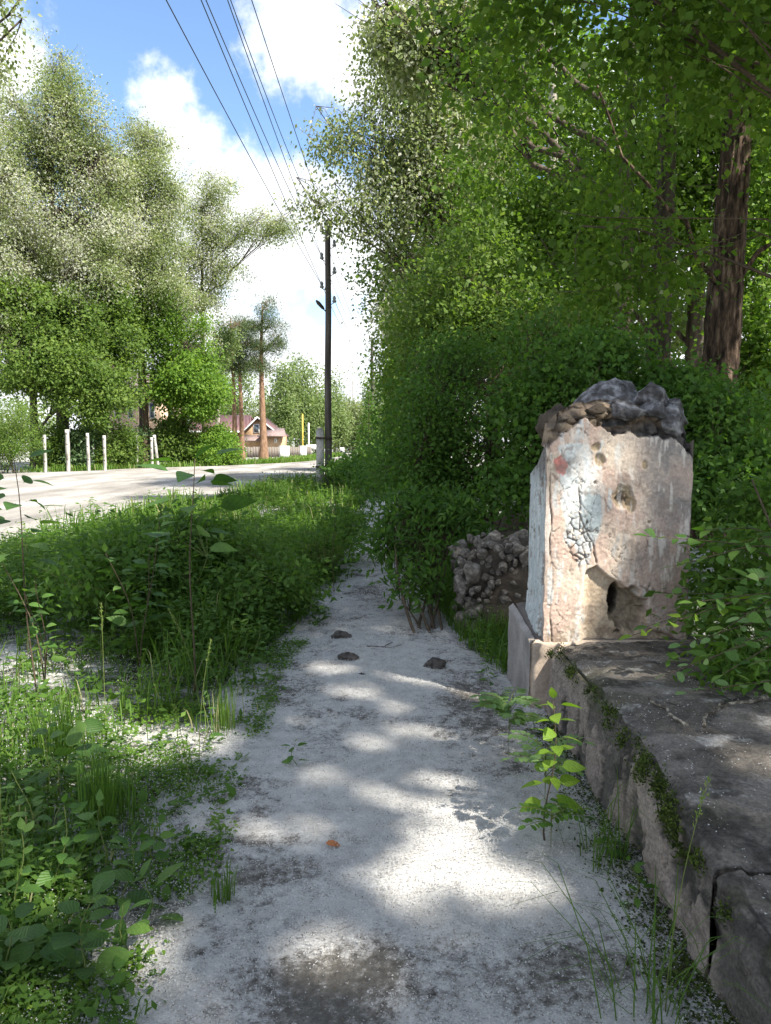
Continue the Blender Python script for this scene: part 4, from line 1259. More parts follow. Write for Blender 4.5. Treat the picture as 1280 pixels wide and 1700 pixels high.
# far trees
FAR = [(470, 108, 590, 24, 'birch', 'slim far birch just right of the gabled house'), (498, 112, 585, 26, 'birch', 'tall far birch behind the yellow post'), (525, 115, 600, 24, 'birch', 'far birch left of the near utility pole'),
       (555, 120, 612, 26, 'birch', 'pale far birch right of the near utility pole'), (585, 125, 605, 30, 'poplar', 'far silvery poplar between the two utility poles'), (622, 130, 615, 30, 'birch', 'far light tree behind the second utility pole'),
       (440, 118, 615, 30, 'poplar', 'far tree rising behind the gable of the house'), (400, 125, 600, 34, 'birch', 'far tree behind the pair of pines'), (360, 130, 590, 36, 'maple', 'far dark tree behind the birch trunk'), (655, 120, 620, 30, 'lime', 'far sunlit tree behind the thin leaning pole')]
for i, (u, y, vt, rw, mt, txt) in enumerate(FAR):
    H = at(u, vt, y=y)[2]
    vb = 735
    tree('far_tree', txt, at(u, 755, y=y)[0], y, H, .2, [LB(u, vt + 35, y, rw * .6, 32, 2.5), LB(u - rw * .25, vt + 80, y, rw * .8, 36, 3), LB(u + rw * .3, vt + 95, y, rw * .8, 36, 3), LB(u, vt + 125, y, rw, 26, 3)],
         420, 20, .7, .32, mt, 'bark_pale', .75, .5, 140 + i, gap=.4, fluff=.12 if mt == 'poplar' else 0, twigs=.05, group='far trees at the end of the road')
# a wood that closes the view far behind
r_ = np.random.default_rng(77)
lob = []
for i in range(60):
    xx = -95 + i * 3.2 + r_.uniform(-1, 1); yy = 150 + r_.uniform(-8, 14); hh = r_.uniform(7, 13)
    lob.append((xx, yy, hh * .55, 3.2, 3.2, hh * .5))
cen, k, P, D, N, tint, ll = leaves_for(lob, 3400, 9, .9, .68, .3, 78, gap=.2, gsc=.2)
v, f = leaf_tris(P, D, N, ll, ll * .75)
o = mk('far_wood', v, f, 'birch', tint=tint)
tag(o, 'far off wood closing the view behind the houses', 'wood', kind='stuff')
# bushes by the posts
def bush(name, label, lobes, ncl, per, cr, L, mat, seed, x=None, y=None, bark='stem_dark', ratio=.8, group=None, droop=.25, prune=False, gap=.3, stems=7, gsc=.8, twigs=.5, keep=None, hang=0.):
    lb = np.array(lobes, float)
    x = lb[:, 0].mean() if x is None else x
    y = lb[:, 1].mean() if y is None else y
    t = empty(name, (x, y, 0))
    tag(t, label, 'shrub', group)
    O = np.array((x, y, 0.))
    r = np.random.default_rng(seed)
    cen, k, P, D, N, tint, ll = leaves_for(lobes, ncl, per, cr, L, droop, seed, gap, gsc, prune, keep=keep, hang=hang)
    A = Acc()
    sp = lb[:, 3].mean() * .3
    tips = []
    for i in range(max(stems, len(lb))):
        l = lb[i % len(lb)]
        b = np.array((x, y, -.1)) + np.array((*r.normal(size=2) * sp, 0))
        e = l[:3] + r.normal(size=3) * l[3:6] * .35
        m_ = (b + e) / 2 + np.array((*r.normal(size=2) * .1, .1 * e[2]))
        tq = np.linspace(0, 1, 7)[:, None]
        cv = (1 - tq) ** 2 * b + 2 * tq * (1 - tq) * m_ + tq ** 2 * e
        A.tube(cv, np.linspace(.012 + .006 * e[2], .004, 7), 5)
        tips.append(cv)
    for q in np.where(r.uniform(size=len(cen)) < twigs)[0]:
        cv = tips[r.integers(len(tips))]
        d = np.linalg.norm(cv - cen[q], axis=1)
        a = cv[max(1, int(np.argmin(d)))]
        if np.linalg.norm(a - cen[q]) < 2.2:
            A.tube([a, (a + cen[q]) / 2 + (0, 0, .06), cen[q]], [.006, .004, .002], 3)
    A.v = [q - O for q in A.v]
    A.build('stems', bark, t, True)
    v, f = leaf_tris(P, D, N, ll, ll * ratio) if y > 35 else leaf_quads(P, D, N, ll, ll * ratio)
    o = mk('foliage', v - O, f, mat, t, tint=tint)
    tag(o, kind='stuff')
    return t


GB = 'bushes behind the fence posts'
bush('shrub', 'grey green feathery shrub at the left edge across the road', [LB(5, 700, 40, 45, 45, 2), LB(25, 740, 40, 36, 35, 2), LB(-20, 740, 40, 40, 40, 2)], 500, 28, .3, .15, 'maple', 201, group=GB, ratio=.35)
bush('shrub', 'low shrub filling the gap between the first and second posts', [LB(100, 735, 46, 28, 28, 1.5), LB(85, 755, 45.5, 22, 20, 1.2)], 260, 24, .28, .16, 'maple', 202, group=GB)
bush('shrub', 'pale green low bush between the second and third posts', [LB(130, 755, 45.5, 18, 20, 1.1), LB(140, 725, 46, 20, 20, 1.3)], 200, 24, .25, .15, 'bluish', 203, group=GB)
bush('shrub', 'leafy shrub behind the fourth post', [LB(195, 735, 48, 30, 28, 1.5), LB(175, 755, 47, 22, 18, 1.2), LB(215, 755, 49, 22, 18, 1.2)], 320, 24, .28, .16, 'maple', 204, group=GB)
bush('shrub', 'shrub around the half hidden post', [LB(238, 735, 52.5, 26, 26, 1.4), LB(245, 755, 52.5, 22, 16, 1.2)], 240, 24, .28, .16, 'bluish', 205, group=GB)
bush('shrub', 'bright green bush right of the slanting post', [LB(300, 745, 53, 32, 28, 1.8), LB(285, 715, 54, 30, 26, 1.8)], 420, 24, .28, .17, 'maple', 206, group=GB)
bush('shrub', 'yellow green bush in front of the red roofed house', [LB(340, 735, 54, 24, 30, 1.6), LB(345, 755, 53.5, 28, 18, 1.4)], 340, 24, .28, .17, 'lime', 207, group=GB)
bush('shrub', 'rounded bright bush at the near end of the plank fence', [LB(372, 748, 55, 24, 24, 1.6), LB(365, 725, 55.5, 20, 18, 1.4)], 300, 24, .28, .17, 'lime', 208, group=GB)
# small spruce by the second pole
sx, sy = at(612, 752, y=52)[0], 52
t = empty('spruce_tree', (sx, sy, 0)); tag(t, 'small dark spruce in front of the second utility pole', 'tree')
A = Acc(); A.tube([(0, 0, -.2), (0, 0, 2.5), (0, 0, 5.6)], [.09, .06, .01], 7); A.build('trunk', 'stem_dark', t)
r_ = np.random.default_rng(9)
n = 6500
zz = 5.6 * (1 - np.sqrt(r_.uniform(0, 1, n))) ** 1.0
zz = .35 + zz * .94
lay = (np.floor(zz * 3.2) / 3.2)
rmax = (5.8 - zz) * .27 * (.75 + .4 * np.sin(zz * 20))
th = r_.uniform(0, 2 * np.pi, n); rr = rmax * r_.uniform(.15, 1, n) ** .6
P = np.stack([rr * np.cos(th), rr * np.sin(th), zz - .25 * rr], -1)
D = np.stack([np.cos(th), np.sin(th), np.full(n, -.35)], -1) + r_.normal(size=(n, 3)) * .4
v, f = leaf_quads(P, D, r_.normal(size=(n, 3)) + (0, 0, 1), r_.uniform(.12, .25, n), r_.uniform(.03, .06, n))
tag(mk('crown', v, f, 'understory', t, tint=r_.uniform(0, 1, n)), kind='stuff')

# right of the path ------------------------------------------------------
GR = 'poplars along the right side of the path'
tree('poplar_tree', 'big poplar with thick furrowed reddish trunk behind the pillar', 5.25, 12.3, 17, .30,
     [(2.9, 11.4, 6.2, 1.1, 1.3, 1.2), (6.7, 11.4, 5.6, 1.0, 1.4, 1.3), (3.6, 12.2, 7.6, 1.9, 1.9, 1.5), (5.4, 11.2, 8.6, 2.2, 2.0, 1.8), (7.2, 12.6, 8.2, 1.9, 2, 1.9), (7.6, 13, 11.0, 1.8, 2.0, 1.6)],
     2300, 24, .36, .105, 'poplar_green', 'bark_red', .8, .5, 301, gap=.35, gsc=.7, fluff=.02, prune=True, rough=.34, group=GR, limb_r=.12, hang=.15, twigs=.08, lean=(.022, 0))
tree('poplar_tree', 'dark poplar trunk left of the thick reddish one, wrapped in leaves', 5.1, 14.6, 16, .26,
     [(3.0, 14, 6.5, 1.4, 1.6, 1.5), (3.6, 14.6, 8.6, 2.1, 2, 1.8), (6.0, 15, 9.5, 1.8, 2.0, 1.6), (2.9, 13.4, 4.4, 1.1, 1.0, .8)],
     1500, 22, .36, .105, 'poplar_green', 'bark', .8, .5, 302, gap=.35, gsc=.7, fluff=.02, prune=True, rough=.26, group=GR, hang=.15, limb_r=.12, twigs=.08)
tree('poplar_tree', 'mottled grey poplar trunk glimpsed through leaves at the centre right', 4.35, 20.2, 17, .24,
     [(2.5, 19.2, 6.0, 1.3, 1.6, 1.4), (3.0, 19.4, 8.2, 1.5, 1.8, 1.5), (4.2, 19.6, 8.8, 2, 2, 1.8), (5.0, 20, 11.2, 1.8, 2.0, 1.6), (5.6, 19.6, 7, 1.6, 1.6, 1.6), (2.6, 19.2, 4.4, 1.4, 1.2, 1.1)],
     1900, 24, .40, .115, 'poplar_green', 'bark_pale', .8, .5, 303, gap=.35, gsc=.6, fluff=.05, prune=True, rough=.14, group=GR, hang=.2, limb_r=.08, twigs=.05)
tree('poplar_tree', 'sunlit pale poplar whose long drooping branches reach over the path', 3.6, 25.5, 19, .28,
     [(.6, 24.6, 12.2, 1.8, 1.8, 1.9), (1.9, 24.8, 13.6, 1.7, 1.8, 1.6), (-.3, 24.4, 10.6, 1.6, 1.5, 1.2), (-1.5, 24.2, 10.9, .8, .8, .6), (.9, 24.4, 9.0, 1.7, 1.5, 1.5), (2.2, 24.6, 10.4, 1.9, 1.8, 1.8), (-1.0, 24.0, 8.7, .9, .8, .42), (-2.0, 23.8, 8.8, .7, .7, .38), (.7, 24.6, 7.1, 1.2, 1.1, 1.1), (1.6, 24.8, 6.2, 1.5, 1.3, 1.4), (3.4, 25.6, 16, 2.4, 2.4, 2.3), (1.4, 25, 15.0, 1.1, 1.2, 1.0), (.3, 24.6, 5.8, .7, .8, .55)],
     2300, 26, .36, .125, 'poplar', 'bark', .62, .75, 304, gap=.38, gsc=.7, fluff=.30, group=GR, hang=.35, limb_r=.13)
tree('poplar_tree', 'poplar with a sunlit rough trunk low behind the path shrubs', 2.0, 31, 16, .24,
     [(1.4, 30, 6.4, 1.6, 1.5, 1.7), (.6, 30.4, 8.2, 1.5, 1.5, 1.5), (2.2, 30.5, 9, 2, 2, 2), (.9, 30, 5.2, .8, 1.1, 1.2), (2.4, 31, 12.4, 2.4, 2.4, 2.4), (1.2, 29.8, 4, 1.4, 1.2, 1.3), (.6, 30, 6.8, .6, .8, .7)], 1100, 24, .42, .14, 'poplar_green', 'bark', .75, .5, 305, gap=.35, gsc=.6, fluff=.08, group=GR, hang=.2, twigs=.05, limb_r=.13)
tree('poplar_tree', 'farthest poplar of the right row, dark where it meets the sky', 2.2, 42, 15, .24,
     [(1.4, 41, 6.5, 1.8, 1.7, 2), (1.2, 41, 4.6, 1.0, 1.3, 1.6), (2.4, 41.5, 9.5, 2.2, 2.2, 2.4), (.9, 41, 8.0, .8, 1.0, .9), (1.5, 41, 3, 1.6, 1.4, 1.5)], 800, 22, .5, .17, 'poplar_green', 'bark', .75, .5, 306, gap=.35, gsc=.5, fluff=.06, group=GR, hang=.2)
# trees whose crowns hang over the camera and shade the place; their trunks stand right of and behind the view
GS = 'poplars standing right of the view'
tree('poplar_tree', 'near poplar whose dark green lower branches hang into the top right corner', 6.6, 5.6, 16, .3,
     [(3.6, 7.6, 5.9, 1.5, 1.3, .8), (5.6, 8.6, 6.2, 1.4, 1.3, .9), (2.6, 8.6, 6.1, 1.4, 1.2, .8), (4.6, 9.6, 6.6, 1.7, 1.5, 1.1), (1.5, 8.2, 6.6, 1.1, 1.1, .7), (5.0, 6.5, 8, 2.4, 2.4, 1.7), (3, 5.2, 8.2, 2.3, 2.3, 1.5), (6.5, 4.5, 9.5, 2.6, 2.6, 2.0), (4.2, 3.4, 9.8, 2.6, 2.6, 1.8), (6.4, 6.5, 12.5, 2.8, 2.8, 2.2), (3.0, 9.8, 3.9, 1.0, 1.0, .7), LB(880, 130, 9.5, 120, 95, 1.0), LB(1000, 260, 10, 95, 80, 1.0), LB(1030, 70, 8.5, 120, 80, 1.0), LB(820, 330, 11, 75, 80, 1.0), LB(780, 230, 11.5, 60, 80, .8), LB(1270, 120, 8.5, 45, 90, 1.0), LB(1110, 50, 8.5, 80, 60, .9), LB(985, 430, 11, 42, 60, .8)],
     3600, 26, .32, .095, 'poplar_green', 'stem_dark', .8, .45, 311, gap=.25, gsc=.6, fluff=.012, prune=True, group=GS, hang=.2, twigs=.14, limb_r=.085)
tree('poplar_tree', 'poplar out of view behind the camera that shades the near path', 6.0, -6.2, 17, .32,
     [(5.2, -1, 8.5, 2.8, 2.8, 1.8), (3.2, .8, 8.4, 2.2, 2.2, 1.3), (7.6, -.4, 9.5, 2.8, 2.8, 2.0), (5.6, -3.5, 10.5, 3, 3, 2.2), (8, -3, 12, 3, 3, 2.4), (6.4, -1.4, 14, 3, 3, 2.2), (3.6, -2.2, 9.6, 2.2, 2.2, 1.5)],
     2600, 24, .42, .145, 'poplar_green', 'bark', .85, .35, 312, gap=.15, gsc=.5, prune=True, group=GS, twigs=.0, limb_r=.13)
tree('poplar_tree', 'poplar out of view to the right that keeps the shrubs behind the pillar in shade', 11, 7.5, 18, .33,
     [(9.5, 7.5, 8.5, 2.6, 2.8, 2.2), (11.5, 8.5, 10, 3, 3, 2.4), (9, 5, 10.5, 2.8, 2.8, 2.2), (10.5, 4, 12.5, 3, 3, 2.4), (9.4, 9.5, 11.5, 2.8, 2.8, 2.2), (11, 7, 15, 3.2, 3.2, 2.4)],
     1500, 20, .45, .17, 'poplar_green', 'bark', .85, .35, 313, gap=.2, gsc=.5, prune=True, group=GS, twigs=.0, limb_r=.15)
tree('poplar_tree', 'poplar of the right wood whose high crown closes the sky beyond the thick trunk', 10.5, 20, 18, .33,
     [(9, 19, 8, 2.6, 2.6, 2.2), (11.5, 20, 10, 3, 3, 2.4), (8.4, 18, 11.5, 2.8, 2.8, 2.2), (10.6, 21, 14, 3.2, 3.2, 2.4), (7.8, 20.5, 9.2, 2.4, 2.4, 2.0)],
     1300, 22, .48, .16, 'poplar_green', 'bark', .85, .35, 314, gap=.3, gsc=.5, prune=True, group=GS, twigs=.1)
tree('poplar_tree', 'leafy poplar deep in the right wood whose foliage fills the gaps behind the trunks', 8.2, 20.5, 17, .3,
     [LB(1000, 400, 20, 110, 90, 1.8), LB(1100, 260, 21, 110, 110, 2), LB(900, 400, 21, 90, 90, 1.8), LB(1250, 260, 19, 60, 120, 1.8), LB(980, 230, 22, 100, 110, 2), LB(1080, 120, 22, 110, 90, 2), LB(1230, 90, 20, 80, 90, 2), LB(1120, 430, 20, 60, 80, 1.6)],
     1500, 26, .42, .12, 'poplar_green', 'bark', .8, .45, 318, gap=.3, gsc=.5, fluff=.03, group=GR, hang=.2, twigs=.1, limb_r=.2)
tree('poplar_tree', 'green poplar behind the pale drooping one, closing the sky left of the birch like trunk', 6.2, 30, 19, .3,
     [LB(830, 230, 30, 80, 90, 2.5), LB(880, 340, 30, 80, 80, 2.5), LB(770, 350, 31, 70, 80, 2.5), LB(840, 450, 30, 80, 70, 2.5), LB(900, 130, 30, 90, 90, 2.5), LB(770, 480, 31, 60, 60, 2.2), LB(760, 200, 31, 60, 70, 2.2)],
     1200, 26, .55, .16, 'poplar_green', 'bark', .8, .45, 319, gap=.3, gsc=.4, fluff=.05, group=GR, hang=.2, twigs=.1, limb_r=.2)
# twig ends of a tree at the upper left corner
tree('poplar_tree', 'poplar left of the view whose bare twig ends dip into the top left corner', -16.5, 22, 17, .28,
     [LB(8, 22, 22, 32, 22, 1.2), LB(20, -5, 22, 26, 12, 1), LB(-5, 90, 22, 22, 45, 1), LB(-120, 40, 22, 90, 120, 2.5), LB(-140, -90, 22, 110, 80, 2.5)], 420, 22, .28, .12, 'poplar', 'bark', .75, .5, 316, gap=.4, gsc=.8, fluff=.15, group='poplars left of the view', hang=.2)
# twig ends at the top centre
tree('poplar_tree', 'hanging poplar twigs at the top of the picture right of the wires', 5.2, 16.8, 16.5, .26,
     [LB(660, 40, 17, 45, 45, 1), LB(630, 10, 17, 40, 40, 1), LB(690, 90, 17, 30, 45, 1), LB(735, 40, 17, 50, 50, 1), LB(800, 20, 17, 60, 50, 1.2)], 560, 20, .22, .10, 'poplar', 'bark', .75, .7, 317, gap=.4, gsc=.9, fluff=.1, group=GR, hang=.3)

# shrubs right of the path
GU = 'undergrowth right of the path'
bush('shrub', 'dark maple thicket leaning over the path left of the pillar', [LB(720, 690, 9.4, 75, 60, .9), LB(800, 720, 9.4, 75, 70, .9), LB(690, 780, 9.2, 70, 45, .8), LB(770, 800, 9.2, 70, 50, .8), LB(820, 640, 9.8, 60, 60, .9), LB(740, 600, 10.2, 65, 60, 1.0), LB(850, 780, 9.6, 40, 50, .7), LB(640, 800, 10.5, 40, 25, .7)],
     1500, 24, .17, .06, 'understory', 401, x=at(775, 900, z=0)[0], y=9.3, group=GU, gap=.40, gsc=1.6, prune=True, stems=12, ratio=.55)
bush('shrub', 'sapling clump at the near edge of the path with arching stems', [LB(690, 960, 6.9, 40, 40, .35), LB(650, 900, 7.3, 35, 28, .35), LB(720, 900, 7.2, 45, 38, .4), LB(700, 1000, 6.7, 36, 24, .3), LB(690, 850, 7.6, 45, 35, .4), LB(760, 860, 7.6, 40, 40, .4)],
     330, 18, .12, .085, 'understory', 402, x=at(712, 1062, z=0)[0], y=6.25, group=GU, gap=.35, gsc=2, prune=False, ratio=.36, stems=9)
bush('shrub', 'tall dark shrub between the path thicket and the poplar trunks', [LB(720, 520, 13, 75, 80, 1.2), (at(860, 560, y=12.5)[0], 12.5, at(860, 560, y=12.5)[2], .9, 1.0, .9), LB(700, 640, 13.5, 45, 55, 1.0), LB(695, 720, 14, 45, 40, 1.0), LB(780, 430, 13.5, 70, 70, 1.2), LB(690, 560, 15, 38, 48, 1.0)],
     1000, 22, .22, .08, 'maple', 403, group=GU, gap=.3, gsc=.9, stems=10)
bush('shrub', 'shrub rising directly behind the broken head of the pillar', [LB(950, 620, 8.2, 60, 50, .8), LB(1000, 600, 8.6, 50, 35, .8), LB(900, 560, 9.2, 60, 60, .8), LB(880, 680, 8.2, 45, 60, .7), LB(870, 800, 8.0, 40, 50, .6)],
     760, 24, .17, .062, 'understory', 404, x=2.2, y=8.4, group=GU, gap=.35, gsc=1.3, stems=10, prune=True)
bush('shrub', 'leafy shrub right of the pillar in front of the thick trunk', [LB(1170, 690, 7.2, 45, 40, .7), LB(1230, 780, 6.6, 55, 50, .7), LB(1190, 820, 6.4, 45, 60, .6), LB(1260, 860, 6.0, 50, 50, .6), LB(1120, 650, 8.0, 50, 30, .6)],
     800, 24, .15, .06, 'understory', 405, x=3.3, y=7.0, group=GU, gap=.35, gsc=1.4, stems=10, prune=True)
bush('shrub', 'bright sunlit maple shrubs at the right edge beyond the thick trunk', [LB(1255, 480, 15, 45, 80, 1.3), LB(1265, 600, 14, 55, 80, 1.3), LB(1250, 370, 16, 40, 70, 1.3), LB(1245, 690, 13, 45, 60, 1.0), LB(1300, 300, 16, 50, 80, 1.3)],
     1000, 24, .24, .10, 'lime', 406, x=8.2, y=16.5, group=GU, gap=.35, gsc=.8, stems=8, prune=True)
bush('shrub', 'light green shrubs glimpsed far back between the two dark trunks', [LB(980, 520, 24, 90, 60, 2), LB(1060, 580, 23, 60, 50, 2), LB(880, 600, 25, 80, 70, 2), LB(1140, 500, 24, 50, 90, 2)],
     600, 20, .4, .16, 'birch', 407, group=GU, gap=.45, gsc=.6, stems=8)
bush('shrub', 'low weeds where the thicket meets the grass near the second pole', [LB(600, 775, 24, 34, 14, 1.5), LB(640, 770, 22, 40, 18, 1.5), LB(570, 780, 26, 26, 9, 1.2), LB(690, 770, 18, 50, 35, 1.5)],
     520, 20, .25, .11, 'understory', 408, group=GU, gap=.25, gsc=.8, stems=8)
bush('shrub', 'dark shrub below the far poplars right of the second pole', [LB(670, 700, 34, 24, 40, 2), LB(660, 742, 32, 28, 18, 2), LB(690, 640, 33, 40, 60, 2), LB(700, 720, 30, 45, 40, 2)],
     600, 20, .4, .16, 'understory', 409, group=GU, gap=.3, gsc=.6, stems=8)

# ------------------------------------------------------------------ grass and weeds of the verge
def blades(P, H, W, bend, tint, seed):
    """three-segment bent blades"""
    r = np.random.default_rng(seed)
    n = len(P)
    th = r.uniform(0, 2 * np.pi, n)
    d = np.stack([np.cos(th), np.sin(th), 0 * th], -1)
    s = np.stack([-np.sin(th), np.cos(th), 0 * th], -1)
    H = H[:, None]; W = W[:, None]; B = bend[:, None] * H
    z = np.array((0, 0, 1.))
    p0 = P; p1 = P + z * H * .45 + d * B * .18; p2 = P + z * H * .82 + d * B * .55; p3 = P + z * H * (1 - .25 * bend[:, None]) + d * B
    v = np.stack([p0 - s * W * .5, p0 + s * W * .5, p1 - s * W * .5, p1 + s * W * .5, p2 - s * W * .32, p2 + s * W * .32, p3], 1).reshape(-1, 3)
    b = np.arange(n)[:, None] * 7
    q = np.concatenate([b + np.array((0, 1, 3, 2)), b + np.array((2, 3, 5, 4))], 1).reshape(-1, 4)
    t = (b + np.array((4, 5, 6)))
    tt = np.concatenate([np.repeat(tint, 2), tint])
    return v, [q, t], tt


def verge_points(n, y0, y1, seed, left=None):
    r = np.random.default_rng(seed)
    y = y0 * (y1 / y0) ** r.uniform(0, 1, n)
    xa = np.maximum(xroad(y) + .1, -.56 * y - .9) if left is None else left
    xb = xl(y) + .06
    x = xa + (xb - xa) * r.uniform(0, 1, n)
    return x, y, r


OPEN = ((-1.9, 4.4, 1.2, 1.0), (-2.9, 5.0, .8, .6), (-1.3, 3.2, .4, .4), (-1.0, 3.9, .5, .6), (-.85, 2.3, .25, .35), (-.95, 3.3, .3, .35))   # thin places with down showing
def thin(x, y):
    m = np.ones_like(x)
    for cx, cy, rx, ry in OPEN:
        m *= 1 - .62 * np.exp(-((x - cx) / rx) ** 2 - ((y - cy) / ry) ** 2)
    e = xl(y) - x
    m *= .25 + .75 * sstep(0.0, .45, e)
    m *= .2 + .8 * sstep(.40, .56, fbm2(x, y, 1.4, 91, 3))
    return m


def hgt(x, y):
    h = np.interp(y, [1, 2.5, 4, 6, 8, 12, 18, 26, 40], [.16, .17, .19, .30, .34, .32, .30, .30, .30])
    e = sstep(0, .7, xl(y) - x)
    return h * (.35 + .65 * e) * (.25 + 1.5 * sstep(.3, .7, fbm2(x, y, .8, 93, 4, .6)))


x, y, r = verge_points(46000, 1.25, 34, 700)
ok = r.uniform(size=len(x)) < thin(x, y) * np.interp(y, [4.5, 6, 11, 15], [1, .45, .45, 1])
x, y = x[ok], y[ok]
n = len(x)
h = hgt(x, y) * r.uniform(.5, 1.3, n)
wd = np.clip(.0045 + .0009 * y, 0, .025) * r.uniform(.7, 1.4, n)
tint = np.clip(r.normal(.48, .2, n), 0, .9)
tint = np.where(r.uniform(size=n) < .08, 1.0, tint)
v, f, tt = blades(np.stack([x, y, 0 * x - .03], -1), h, wd, r.uniform(.1, .75, n), tint, 701)
tag(mk('grass', v, f, 'grass', tint=tt), 'long green grass of the verge between path and road', 'grass', kind='stuff')

# broad leaves of the mixed herbs, in small whorled plants
def herbs(name, label, x, y, hh, per, L, ratio, mat, seed, tint0=.45):
    r = np.random.default_rng(seed)
    n = len(x)
    ci = np.repeat(np.arange(n), per)
    t = np.tile(np.linspace(.12, 1, per), n)
    P = np.stack([x[ci], y[ci], hh[ci] * t], -1) + r.normal(size=(len(ci), 3)) * np.array((.03, .03, .01)) * (1 + hh[ci][:, None])
    P[:, 2] = np.maximum(P[:, 2], .01)
    th = r.uniform(0, 2 * np.pi, len(ci))
    D = np.stack([np.cos(th), np.sin(th), r.uniform(-.35, .7, len(ci)) * (1.2 - .6 * t)], -1)
    N = np.array((0, 0, 1.)) + r.normal(size=P.shape) * .35
    ll = L[ci] * r.uniform(.6, 1.2, len(ci)) * (1.1 - .45 * t)
    v1, f1 = leaf_quads(P, D, N, ll, ll * ratio)
    ti = np.clip(tint0 + r.normal(0, .15, n)[ci] + r.normal(0, .12, len(ci)), 0, 1)
    # stems
    S = np.stack([x, y, 0 * x - .02], -1)
    v2, f2, t2 = blades(S, hh * 1.02, np.full(n, .005), np.full(n, .06), np.full(n, .3), seed + 1)
    off = len(v1)
    return tag(mk(name, np.concatenate([v1, v2]), [np.concatenate([f1, f2[0] + off]), f2[1] + off], mat, tint=np.concatenate([ti, t2])), label, 'herbs', kind='stuff')


x, y, r = verge_points(10500, 1.3, 30, 710)
ok = r.uniform(size=len(x)) < thin(x, y)
x, y = x[ok], y[ok]
herbs('verge_herbs', 'mixed low green herbs growing among the verge grass', x, y, hgt(x, y) * r.uniform(.4, 1.2, len(x)), 10, np.clip(.035 + .006 * y, 0, .13) * r.uniform(.6, 1.6, len(x)), .5, 'weed', 711)
# a dense dark stand of weeds in the middle of the verge
r = np.random.default_rng(720)
n = 3600
x = r.uniform(-5.0, -.65, n); y = r.uniform(5.4, 12.5, n)
ok = (x > -.56 * y - .5) & (x < xl(y) - .15) & (fbm2(x, y, .9, 94, 3) > .40)
x, y = x[ok], y[ok]
herbs('tall_weeds', 'dense dark stand of tall weeds in the shaded middle of the verge', x, y, r.uniform(.25, .6, len(x)) * np.where(np.hypot(x + 2.6, y - 6.6) < 1.3, 1.3, .85) * (.5 + .5 * sstep(0, .8, xl(y) - x)), 18, .085 * r.uniform(.6, 1.5, len(x)), .42, 'weed', 721, .45)
bush('weed_clump', 'tall dark leafy weed clump left of the middle of the verge', [LB(220, 930, 6.3, 90, 48, .5), LB(300, 900, 6.8, 70, 38, .5), LB(130, 960, 6.0, 60, 40, .4)], 330, 22, .13, .075, 'weed', 410, group='weed clumps on the verge', gap=.35, gsc=2, stems=14, bark='stem', ratio=.45)
bush('weed_clump', 'lighter leafy weed clump in the centre of the shaded verge', [LB(400, 930, 7.2, 80, 42, .5), LB(470, 960, 6.8, 60, 34, .4), LB(380, 990, 6.3, 60, 30, .4)], 280, 22, .12, .065, 'weed', 411, group='weed clumps on the verge', gap=.4, gsc=2, stems=12, bark='stem', ratio=.5)
bush('weed_clump', 'weed clump at the right end of the shade where the verge narrows', [LB(530, 910, 8.6, 50, 32, .5), LB(570, 880, 10, 40, 22, .5)], 170, 22, .12, .06, 'weed', 412, group='weed clumps on the verge', gap=.4, gsc=2, stems=9, bark='stem', ratio=.4)
# clover-like ground cover near the camera and along the path edges
r = np.random.default_rng(730)
n = 5200
y = r.uniform(1.4, 6.0, n); x = xl(y) - np.abs(r.normal(0, .45, n)) + .10
ok = fbm2(x, y, 3.2, 96, 3) > .50
x, y = x[ok], y[ok]
herbs('ground_cover', 'small clover leaved ground cover along the left edge of the path', x, y, r.uniform(.02, .07, len(x)), 5, np.full(len(x), .026), .8, 'lime', 731, .3)
r = np.random.default_rng(735)
n = 2600
y = r.uniform(1.2, 4.3, n); x = .95 - np.abs(r.normal(0, .07, n)) - .05 * sstep(1.6, 2.4, y) * 0
herbs('wall_foot_moss', 'mossy low growth in the angle between path and low wall', x, y, r.uniform(.006, .035, n), 5, np.full(n, .018), .7, 'moss', 736, .55)
# forest floor plants right of the path, far side
r = np.random.default_rng(740)
n = 2600
y = 5.0 * (24 / 5.0) ** r.uniform(0, 1, n); x = xr(y) + .05 + np.abs(r.normal(0, 1, n)) * (.4 + .12 * y)
ok = ~((x > .55) & (x < 1.95) & (y > 5.9) & (y < 7.3)) & ~((x < 2.0) & (y < 5.3))
x, y = x[ok], y[ok]
herbs('forest_floor_plants', 'shaded low plants under the shrubs right of the path', x, y, r.uniform(.06, .35, len(x)), 9, np.full(len(x), .06), .45, 'understory', 741, .5)
n = 9000
r = np.random.default_rng(745)
y = 4.9 * (20 / 4.9) ** r.uniform(0, 1, n); x = xr(y) + .05 + np.abs(r.normal(0, .7, n))
ok = (fbm2(x, y, 1.6, 97, 3) > .5) & ~((x < 1.9) & (y < 5.2))
x, y = x[ok], y[ok]; n = len(x)
v, f, tt = blades(np.stack([x, y, 0 * x - .03], -1), r.uniform(.1, .32, n), np.full(n, .007), r.uniform(.2, .8, n), np.clip(r.normal(.35, .15, n), 0, 1), 746)
tag(mk('shade_grass', v, f, 'grass', tint=tt), 'thin grass tufts in the shade right of the path by the rubble stump', 'grass', kind='stuff')
# grass at the far road edge and below the fence
n = 8000
r = np.random.default_rng(750)
y = r.uniform(42, 98, n); x = np.interp(y, LEFT[:, 0], LEFT[:, 1]) - .2 - np.abs(r.normal(0, 1.6, n))
v, f, tt = blades(np.stack([x, y, 0 * x - .05], -1), r.uniform(.15, .55, n), np.full(n, .06), r.uniform(.1, .6, n), np.clip(r.normal(.6, .2, n), 0, 1), 751)
tag(mk('roadside_grass', v, f, 'grass', tint=tt), 'sunlit grass strip along the far edge of the road', 'grass', kind='stuff')

